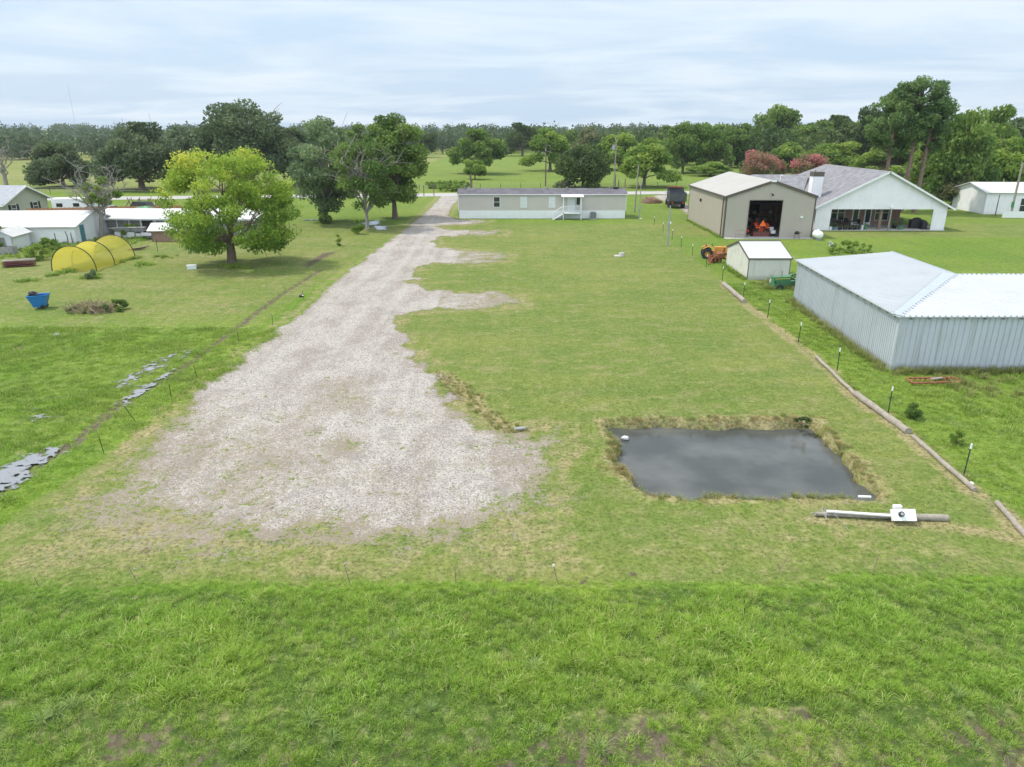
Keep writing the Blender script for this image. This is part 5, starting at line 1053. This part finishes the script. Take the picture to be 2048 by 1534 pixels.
# plank fence
t=thing('board_fence','weathered red-brown board fence running back behind the long shed','fence',(-66.5,99.5),R(14));m=MB()
for i in range(120): m.box(i*.17,i*.17+.15,0,.03,.03,1.75+.04*math.sin(i*2.1))
m.build('boards',M['wood'],t);m=MB();[m.box(i*2.4,i*2.4+.1,.035,.13,0,1.7) for i in range(9)];m.box(0,20.4,.035,.08,.4,.48).box(0,20.4,.035,.08,1.3,1.38);m.build('rail',M['greywood'],t)
# vehicles left
def suv(label,loc,rz,mt,name='parked_car'):
    t=thing(name,label,'car',loc,rz);m=MB();pf=[(-2.3,.35),(-2.3,.95),(-1.0,1.1),(-.45,1.75),(1.7,1.8),(2.2,1.1),(2.25,.35)]
    V=[(x,s_*(.88 if z<1.2 else .74),z) for s_ in(-1,1) for x,z in pf];n=7;m.add(V,[tuple(range(n)),tuple(range(2*n-1,n-1,-1))]+[(i,n+i,n+(i+1)%n,(i+1)%n) for i in range(n)]);b=m.build('body',M[mt],t)
    m=MB()
    for s_ in(-1,1): m.add([(-.85,s_*.86,1.15),(1.9,s_*.86,1.15),(1.6,s_*.765,1.7),(-.4,s_*.765,1.68)],[(0,1,2,3)])
    m.rbox((-.78,0,1.42),(.03,1.4,.75),0,0,R(40));m.build('window',M['glass'],t)
    for x in(-1.45,1.4):
        for s_ in(-.82,.82): wl=MB().wheel((x,s_,.36),.36,.22,.2,'y').build('wheel',M['rubber'],t);MB().wheel((x,s_,.36),.2,.14,.02,'y').build('rim',M['steel'],wl)
    for s_ in(-.6,.6): MB().rbox((-2.31,s_,.8),(.04,.3,.15)).build('headlight',M['white'],t)
    return t
suv('dark car with black windows parked behind the slatted shed',(-57.2,103.5),R(170),'steel')
suv('black car behind the dark car near the gravel lane',(-54.8,109),R(160),'black')
c=thing('travel_trailer','white trailer half hidden behind the dying tree','trailer',(-63,105),R(10));MB().rbox((0,0,1.6),(5.2,2.2,2.1)).build('body',M['white'],c);m=MB();[m.rbox((x,-1.11,1.8),(.8,.04,.5)) for x in(-1.6,.6)];m.build('window',M['glass'],c)
for x in(-.6,.3): MB().wheel((x,-1.0,.35),.35,.2,.1,'y').build('wheel',M['rubber'],c)
c=thing('tarpaulin','green tarpaulin mound behind the slatted shed roof','tarpaulin',(-51.3,101.5));MB().sphere((0,0,.3),(2.4,1.6,1.6),14,8,fn=lambda d:1+.08*math.sin(d.x*7+d.y*5)).build('sheet',M['green'],c)
pile('brush_fence','dark heap of posts and branches behind the white trailer','brush pile',(-57.5,112.5),[('branches','brush',[((.5*i-2,.2*(i%3),.9),(.1,.1,2.4),0,.5*math.sin(i*3),.6*math.cos(i*2)) for i in range(12)])])
# yard fence of crooked posts
for i,(px,py,hh) in enumerate(((86,488,1.5),(115,492,1.4),(137,490,1.5),(147,489,1.3))):
    x,y=G(px,py);c=thing('fence_post','%s crooked dark fence post before the long white shed'%('leftmost','second','third','rightmost')[i],'post',(x,y),0,'crooked yard fence posts');MB().tube([(0,0,0),(.05*(-1)**i,0,hh*.6),(-.06,0,hh)],[.06,.05,.04],6).build('post',M['bark'],c)
for i,(px,py) in enumerate(((316,504),(378,508),(436,505),(24,488))):
    x,y=G(px,py);c=thing('steel_post',('thin T-post left of the yellow-green tree','thin T-post under the left of the yellow-green crown','thin T-post under the crown near the trunk','thin post in the weeds at the left edge')[i],'post',(x,y));MB().tube([(0,0,0),(0,0,1.35)],.028,5).build('post',M['postg'],c)
# net tunnel
t=thing('net_tunnel','tunnel of yellow netting over three black hoops on the left lawn','net tunnel',(-39.2,63.3));hs=[0,3.1,6.9];r_=2.0;hh=2.25
for y in hs: MB().tube([(r_*math.cos(a)*(1 if a!=0 else 1),y,hh*math.sin(a)**.85 if math.sin(a)>0 else 0) for a in np.linspace(0,math.pi,20)],.04,6).build('hoop',M['black'],t)
V=[];F=[];ny_=30;na=24
for j in range(ny_+1):
    y=-.0+6.9*j/ny_;d=min(abs(y-h_) for h_ in hs);sag=1-.20*sst(np.array([d]),0,1.7)[0]
    for i in range(na+1):
        a=math.pi*i/na;V.append((r_*math.cos(a)*(.5+.5*sag)*.985,y,hh*max(math.sin(a),0)**.85*sag*.99))
for j in range(ny_):
    for i in range(na): b=j*(na+1)+i;F.append((b,b+1,b+na+2,b+na+1))
me=fmesh('netting',V,F,True);obj('netting',me,M['net'],t)
V=[(0,0,0)]+[(r_*math.cos(a)*.98,0.02,hh*max(math.sin(a),0)**.85*.98) for a in np.linspace(0,math.pi,24)];me=bpy.data.meshes.new('end_net');me.from_pydata(V,[],[(0,i,i+1) for i in range(1,24)]);obj('end_net',me,M['net'],t)
# blue cart and white box
t=thing('garden_cart','blue plastic garden cart with dark things in it on the left lawn','cart',G(82,616),R(15));m=MB()
b0=[(-.35,-.3,.12),(.35,-.3,.12),(.35,.3,.12),(-.35,.3,.12)];b1=[(-.62,-.48,.95),(.62,-.48,.95),(.62,.48,.95),(-.62,.48,.95)];b2=[(x*.92,y*.92,.95) for x,y,z in b1]
m.add(b0+b1+b2,[(0,3,2,1),(0,1,5,4),(1,2,6,5),(2,3,7,6),(3,0,4,7),(4,5,9,8),(5,6,10,9),(6,7,11,10),(7,4,8,11)]);b3=[(x*.9,y*.9,.16) for x,y,z in b0];m.add(b2+b3,[(0,1,5,4),(1,2,6,5),(2,3,7,6),(3,0,4,7),(4,5,6,7)]);m.tube([(-.62,-.48,.95),(.62,-.48,.95),(.62,.48,.95),(-.62,.48,.95),(-.62,-.48,.95)],.035,6);m.build('tub',M['blue'],t)
for s_ in(-1,1): MB().wheel((.25,s_*.38,.15),.15,.08,.03,'y').build('wheel',M['black'],t)
MB().rbox((-.3,0,.95),(.5,.5,.35),.3,.2,.3).sphere((-.35,0,1.1),(.25,.2,.15)).build('contents',M['tar'],t)
q=G(384,538);t=thing('white_box','small white box with a lid lying in the grass left of the yellow-green tree','box',q,R(20));MB().rbox((0,0,.16),(.78,.5,.32)).build('box_body',M['white'],t);MB().rbox((0,0,.35),(.83,.55,.06)).build('lid',M['white'],t)
# dump truck
t=thing('dump_truck','dump truck with grey steel bed seen from behind beyond the workshop','truck',(26.4,116.2),R(-6));m=MB();bw,bl=1.35,4.2
m.box(-bw,bw,0,.08,1.15,2.35).box(-bw,-bw+.08,.08,bl,1.15,2.55).box(bw-.08,bw,.08,bl,1.15,2.45).box(-bw,bw,bl,bl+.08,1.15,3.0).box(-bw+.08,bw-.08,.08,bl,1.15,1.22)
for x in(-1.25,-.45,.4,1.2): m.box(x-.05,x+.05,-.06,0,1.1,2.35)
for z in(1.3,1.75,2.25): m.box(-bw,bw,-.08,-.061,z,z+.07)
for y in(1,2,3): m.box(-bw-.06,-bw,y,y+.1,1.15,2.5)
bed=m.build('dump_bed',mat('bed_steel',(.10,.105,.115),.6,.25,4,dirt=((.2,.15,.12),.4)),t);MB().box(-1.1,1.1,bl-.3,bl+.2,3.0,3.15).rbox((-.3,bl-.6,3.15),(2.4,.2,.12),.1,.1).rbox((.2,bl-.9,3.05),(2.0,.15,.1),-.2).build('load_rails',M['rust'],bed)
MB().box(-.5,.5,.2,8,.7,1.0).box(-1.1,1.1,.05,.15,.75,1.1).build('chassis',M['black'],t)
MB().box(-1.1,1.1,4.6,6.4,.9,2.7).box(-1.0,1.0,6.4,7.9,.8,1.8).build('cab',M['white'],t);MB().box(-1.105,-1.101,4.9,6.0,1.8,2.5).box(1.101,1.105,4.9,6.0,1.8,2.5).build('window',M['glass'],t);MB().rbox((-1.35,6.3,2.1),(.2,.08,.4)).rbox((1.35,6.3,2.1),(.2,.08,.4)).build('mirror',M['white'],t)
for x in(-1.05,1.05):
    for y in(1.4,2.6): MB().wheel((x,y,.5),.5,.5,.18).build('wheel',M['rubber'],t)
    MB().wheel((x,7,.5),.5,.28,.18).build('wheel',M['rubber'],t)
for s_ in(-1,1): MB().box(s_*.85-.12,s_*.85+.12,-.0,.05,.85,1.0).build('tail_light',M['redor'],t)
# soil heap
t=MB();t.sphere((0,0,0),(1.75,1.2,1.15),22,12,fn=lambda d:(1+.12*math.sin(d.x*9+d.y*4)+.1*math.sin(d.z*11+d.x*5))*(1-.28*max(d.z,0)*0));o=t.build('soil_heap',M['soil'],None,(*G(1302,406),-.1));tag(o,'low heap of brown soil on the grass behind the mobile home','soil heap')
# tractors and machinery outside
tractor('old orange-yellow tractor behind the cream shed',(19.75,70.2,-.08),R(80),'orange','orange',.62,sc=.88)
t=thing('rusty_implement','rusty red farm implement beside the cream shed','implement',(19.3,67.4),R(20))
m=MB();m.tube([(-1.3,-.8,.08),(-.6,-.3,.5),(.2,0,.8),(.9,.2,.9)],.06,6).tube([(-.6,.5,.5),(1.0,.4,.6)],.07,6).rbox((.5,.1,.75),(1.0,.5,.45),.3,.2).rbox((-.2,.2,.5),(.9,.12,.5),.4).rbox((.9,.1,1.0),(.15,.15,.9),0,.3)
m.build('frame',M['rust'],t)
for k in range(4): MB().wheel((-.5+.45*k,.1+.12*k,.35),.35,.05,.05,'x',14).build('disc',M['rust'],t)
tg=tractor('faded green tractor sunk in weeds between the shed and the grey barn',(22.3,56.2,-.22),R(-80),'green','green',.5,sc=.85);MB().box(-.31,.31,-1.8,-.3,1.2,1.25).build('hood_stripe',M['yellow'],tg)
t=thing('concrete_block','pale weathered block in weeds in front of the cream shed','block',(19.95+1.4,57.4));MB().rbox((0,0,.22),(.45,.4,.45),.3).build('block',M['tin'],t)
t=thing('scrap_machine','black scrap machine part right of the cream shed','scrap',(24.3,59.2));MB().rbox((0,0,.4),(.5,.3,.25),.4,.3).rbox((.2,.2,.7),(.5,.1,.1),.8,.4).build('frame',M['black'],t)
for s_ in(-1,1): MB().wheel((s_*.25,0,.2),.2,.08,.04).build('wheel',M['rubber'],t)
q=G(1868,768);t=thing('harrow','rusty red rectangular harrow frame lying in the grass before the grey barn','implement',q,R(1));m=MB();
m.tube([(-1.25,-.28,.14),(1.2,-.18,.18)],.045,6).tube([(-1.28,.28,.22),(1.22,.32,.22)],.05,6).tube([(-1.25,-.28,.14),(-1.28,.28,.22)],.05,6).tube([(1.2,-.18,.18),(1.22,.32,.22)],.05,6)
for i in range(9): m.tube([(-1.1+.27*i,-.25,.15),(-1.0+.27*i,.3,.22)],.025,5)
for i in range(9): m.tube([(-1.1+.27*i,-.25,.15),(-1.1+.27*i,-.27,.0)],.02,5).tube([(-1.1+.27*i,.29,.22),(-1.1+.27*i,.29,.0)],.02,5)
m.build('frame',M['rust'],t);MB().rbox((.1,.05,.28),(.7,.15,.06),.3).build('hitch',M['pole'],t)
# T-posts on the right
ords=['nearest','second','third','fourth','fifth','sixth','seventh','eighth','ninth','tenth','eleventh','twelfth','farthest']
lb=['green T-post with white tip nearest the camera, near the lower log end','green T-post with white tip beside the conical shrub','green T-post with white tip opposite the near corner of the grey barn','green T-post with white tip in a brown bare spot along the barn wall','green T-post with white tip halfway along the barn wall','green T-post with white tip at the far log, opposite the far barn corner','green T-post with white tip in front of the near corner of the cream shed','green T-post with white tip beside the rusty implement','green T-post with white tip just left of the orange tractor','green T-post with white tip right of the grey meter pole','green T-post with white tip behind the grey meter pole','second farthest green T-post, level with the workshop wall','farthest green T-post, near the right end of the mobile home']
def tpost(i,q):
    t=thing('fence_post',lb[i],'post',q,0,'green T-posts along the right side of the lawn');t.rotation_euler=(random.gauss(0,.03),random.gauss(0,.03),0)
    MB().box(-.024,.024,-.006,.006,0,1.22).box(-.005,.005,-.03,-.006,0,1.22).build('post',M['postg'],t);m=MB().box(-.028,.028,-.034,.010,1.06,1.24).box(-.02,.02,-.03,.006,1.24,1.27);m.build('cap',M['white'],t)
for i,q in enumerate(TPOSTS): tpost(i,q)
fl=['leftmost rusty leaning stake along the edge of the tall grass','second rusty stake from the left, leaning, along the tall grass','rusty stake below the gravel, third from the left','upright rusty stake below the middle of the gravel yard','leaning rusty stake at the edge of the tall grass left of the pond','right-leaning rusty stake below the pond','right-leaning rusty stake farthest right, below the fallen pole']
for i,(px,py,lx,ly,hh) in enumerate(((79,1174,-.08,.0,.32),(277,1168,-.28,.15,.5),(701,1172,-.14,.1,.62),(912,1168,-.02,0,.6),(1116,1166,-.16,.1,.62),(1554,1150,.33,.2,.55),(1743,1150,.22,.2,.55))):
    x,y=G(px,py);t=thing('stake',fl[i],'stake',(x,y),0,'rusty stakes along the tall grass');MB().tube([(0,0,-.02),(lx*.5,ly*.5,hh*.5),(lx,ly,hh)],.012,6).build('rod',M['brush'],t)
    if i in(4,): MB().rbox((lx*.85,ly*.85,hh*.85),(.05,.05,.07)).build('insulator',M['white'],t)
for i,(px,py,lx) in enumerate(((208,907,-.06),(272,845,-.35),(343,797,0),(394,757,-.06),(478,687,0),(546,650,0),(607,600,0))):
    x,y=G(px,py);t=thing('stake','dark thin stake on the left side of the driveway, %s from the near end'%ords[i],'stake',(x,y),0,'dark stakes left of the driveway');MB().tube([(0,0,0),(lx,0,.72)],.014,6).build('rod',M['black'],t)
# logs
def logx(label,a,b,r0,r1=None,name='log'):
    t=thing(name,label,'log',(a[0],a[1],0));d=Vector((b[0]-a[0],b[1]-a[1],0));rr=np.random.default_rng(int(a[1]*10));k=12;r1=r1 or r0
    s_=d.cross(Vector((0,0,1))).normalized();bend=.003*d.length
    MB().tube([d*(i/k)+Vector((0,0,(r0+(r1-r0)*i/k)*.8))+s_*(bend*math.sin(i*1.1)+rr.normal()*.008) for i in range(k+1)],[r0+(r1-r0)*i/k+rr.normal()*.006 for i in range(k+1)],10).build('bark',M['log'],t)
logx('short pale log at the far end of the border row',(17.25,57.2),(17.0,50.9),.17)
logx('long weathered log opposite the grey barn corner',(16.95,37.7),(16.38,31.6),.09)
logx('long weathered log below the conical shrub, middle of the border',(16.42,31.7),(16.52,27.2),.14,.15)
logx('weathered log ending near the nearest T-post',(16.56,26.85),(16.25,22.2),.09)
logx('nearest log of the border at the right edge of the photo',(16.45,21.3),(15.9,18.6),.095)
# fallen meter pole
t=thing('fallen_meter_pole','fallen wooden pole with grey conduit and a white meter box on the grass','pole',(0,0,0));a=Vector((9.95,20.52,.1));b=Vector((14.15,20.25,.1))
MB().tube([a,a+(b-a)*.5,b],[.07,.10,.12],12).build('pole',M['pole'],t);MB().tube([a+Vector((.35,-.05,.12)),Vector((12.3,20.22,.2))],.05,8).build('conduit',M['whitev'],t)
bx=MB().rbox((12.62,20.12,.28),(.74,.38,.14),-.03,R(52)).build('meter_box',M['white'],t);MB().tube([(12.5,20.06,.34),(12.5,20.00,.39)],.085,16).build('meter',M['black'],bx);MB().tube([(12.5,19.999,.391),(12.5,19.994,.396)],.05,12).build('dial',M['steel'],bx)
MB().rbox((12.55,20.42,.42),(.26,.12,.1)).build('bracket',M['white'],t)
m=MB();rr=np.random.default_rng(8)
for i in range(9): m.tube([(10.0+.08*i,20.5,.1),(9.9+.1*i+rr.normal()*.1,20.4+rr.normal()*.2,.25),(9.8+.15*i+rr.normal()*.2,20.3+rr.normal()*.3,.03)],.008,4)
m.build('loose_wire',M['steel'],t)
# small things
q=G(1733,997);t=thing('drain_pipe','short white pipe end at the near right corner of the pond','pipe',(q[0]-.05,q[1]+.05,.02),R(-15));MB().tube([(-.2,0,0),(.2,0,.04)],.045,10).build('pipe',M['white'],t)
q=G(1255,874);t=thing('stone','pale stone at the far left corner of the pond','stone',(q[0],q[1]+.5,-.3));MB().sphere((0,0,.03),(.17,.12,.1),10,6,fn=lambda d:1+.15*math.sin(d.x*5+d.y*7)).build('stone_body',M['tin'],t)
q=G(1040,858);t=thing('culvert_pipe','dark end of a buried pipe at the lower tip of the grassy ditch','pipe',(q[0],q[1],.0),R(5));MB().tube([(-.25,0,-.0),(.0,0,.02),(.22,.03,.03)],.075,12,False).build('pipe',M['steel'],t)
q=G(1243,512);t=thing('utility_stub','short concrete stub on a small pad in the middle of the lawn','utility stub',q);MB().tube([(0,0,0),(0,0,.32)],[.3,.28],14).build('stub',M['concrete'],t);MB().tube([(-.35,-.1,0),(-.35,-.1,.07)],.45,14).build('pad',M['concrete'],t)
q=G(1942,970);t=thing('white_valve','small white valve cap beside the log near the nearest T-post','valve',q);MB().sphere((0,0,.06),(.08,.08,.07)).build('cap',M['white'],t);MB().tube([(0,0,0),(0,0,.05)],.03,8).build('riser',M['steel'],t)
q=G(603,594);t=thing('drain_grate','small black lump with a white cap at the left driveway edge','drain',q);MB().sphere((0,0,.08),(.2,.15,.12)).build('lump',M['black'],t);MB().sphere((.12,-.05,.12),(.08,.08,.06)).build('cap',M['white'],t)
# poles
def upole(label,px,py,h,r0,mt='pole',name='utility_pole',cat='pole'):
    x,y=G(px,py);t=thing(name,label,cat,(x,y));MB().tube([(0,0,-.1),(0,0,h*.5),(0,0,h)],[r0,r0*.88,r0*.75],10).build('pole_shaft',M[mt],t);return t
t=upole('dark utility pole with short crossarms behind the middle of the mobile home',1091,372,9.3,.16,'bark')
MB().box(-.1,1.0,-.06,.06,8.55,8.67).box(.0,.9,-.05,.05,7.3,7.4).tube([(.95,0,7.3),(.95,0,8.6)],.03,6).build('crossarm',M['pole'],t);MB().tube([(-.1,-.15,7.4),(-.1,-.15,8.0)],.1,8).build('insulator',M['steel'],t)
t=upole('grey utility pole with a transformer right of the round evergreen',1228,378,10.0,.15)
MB().tube([(-.5,-.1,7.9),(-.5,-.1,8.9)],.3,14).build('transformer',M['steel'],t);MB().tube([(0,0,9.6),(-.3,0,10.3),(0,0,10.6)],.03,6).build('insulator',M['white'],t);MB().tube([(.25,0,0),(.25,0,3)],.06,8).build('conduit',M['black'],t)
t=upole('leaning wooden pole right of the mobile home',1269,425,7.0,.12);t.rotation_euler=(0,.03,0)
t=upole('grey conduit pole beside the leaning wooden pole with a meter box at its foot',1278,437,5.3,.07,'steel','meter_pole');MB().rbox((0,-.12,1.5),(.3,.18,.5)).build('meter_box',M['steel'],t);MB().tube([(0,-.1,.0),(.35,-.3,.05)],.06,8).build('elbow',M['white'],t)
t=upole('grey meter pole with box standing among the T-posts',1335,491,4.25,.10,'steel','meter_pole');MB().rbox((-.12,-.14,2.2),(.22,.16,.55)).build('meter_box',M['steel'],t);MB().rbox((.12,-.14,2.45),(.14,.14,.2)).build('meter',M['white'],t)
t=upole('wooden street-light pole with a curved arm at the right edge',2020,436,7.6,.17,'pole','street_light','street light');MB().tube([(0,0,7.2),(.5,-.1,7.5),(1.0,-.2,7.3)],.04,6).build('lamp_arm',M['steel'],t);MB().rbox((1.2,-.25,7.22),(.55,.22,.14)).build('lamp_head',M['steel'],t);MB().rbox((-.2,-.2,1.9),(.3,.2,.8)).build('meter_box',M['green'],t)
t=upole('short dark pole near the gable of the far white house',1990,432,3.0,.08,'bark','short_pole')
x,y=G(2020,436);t=thing('fence_rail','short white board fence in front of the far white house','fence',(x-1.5,y-.5),R(-5));MB().box(0,3.6,0,.04,.1,1.0).build('boards',M['white'],t)
# far white house on the right
t,rf=hut('far_white_house','pale white building behind the street light at the right edge','house',(70.5,108.6),R(-3),13,9,3.2,4.3,'whitev','tin','x','lap',.25,.4)
window(t,5.5,-.03,.3,.9,2.0);MB().box(3.5,4.4,-.06,-.03,.1,2.2).build('door',M['white'],t)
# masts and wires
t=thing('radio_mast','tall thin radio mast far off above the left trees','mast',(-520,900));MB().tube([(0,0,0),(0,0,60)],.22,5).build('lattice',M['galv'],t)
t=thing('radio_mast','shorter radio mast far off left of the largest oak','mast',(-430,900));MB().tube([(0,0,0),(0,0,30)],.3,5).build('lattice',M['galv'],t)
for i,(z,l) in enumerate(((8.6,'upper'),(7.35,'lower'))):
    a=Vector((8.3,164.4,z));b=Vector((-160,139,z+.4));pts=[a+(b-a)*k/10-Vector((0,0,1.6*math.sin(math.pi*k/10))) for k in range(11)];o=MB().tube(pts,.018,4).build('power_line',M['black']);tag(o,'%s wire strung along the road to the left'%l,'wire')
# wire fence along the far side of the road
t=thing('pasture_fence','thin wire fence on dark posts along the far side of the road','fence',(0,0,0));m=MB();pt=[]
for k in range(60):
    x=-120+4.2*k;y=f(x)+9 if False else 143.2+.115*x+11;m.tube([(x,y,0),(x,y,1.3)],.06,5)
    pt.append((x,y))
m.build('posts',M['bark'],t);m=MB();[m.tube([(pt[0][0],pt[0][1],z),(pt[-1][0],pt[-1][1],z)],.012,4) for z in(.5,.85,1.2)];m.build('wires',M['steel'],t)
for i,(px,h_) in enumerate(((1230,2.3),(1249,3.2),(848,2.0),(868,2.2),(1236,3.0))):
    x,y=G(px,392 if px>1000 else 392);t=thing('gate_post',('dark slim post right of the transformer pole','thick black post at the right end of the mobile home roof','dark thin post by the driveway mouth, left one','dark thin post by the driveway mouth, right one','slim dark post between the transformer pole and the roof end')[i],'post',(x,y));MB().tube([(0,0,0),(0,0,h_)],.09,6).build('post',M['bark'],t)
x,y=G(942,378);t=thing('tree_stump','broken bare tree snag behind the left end of the mobile home','stump',(x,y));MB().tube([(0,0,0),(.1,0,1.4),(-.1,0,2.6),(.05,0,3.1)],[.28,.24,.2,.08],8).build('trunk',M['bark'],t)

# ---------------------------------------------------------------- air
hz=MB().box(-1700,1700,-60,1300,-1.6,70).build('haze',None);tag(hz,kind='stuff');hz['label']='thin summer haze over the fields'
hm=bpy.data.materials.new('haze_air');hm.use_nodes=True;t_=hm.node_tree;t_.nodes.clear();ho=N(t_,'ShaderNodeOutputMaterial');hv=N(t_,'ShaderNodeVolumePrincipled')
hv.inputs['Color'].default_value=(.86,.93,1,1);hv.inputs['Density'].default_value=.00014;hv.inputs['Anisotropy'].default_value=.2;t_.links.new(hv.outputs[0],ho.inputs['Volume']);hz.data.materials.append(hm)
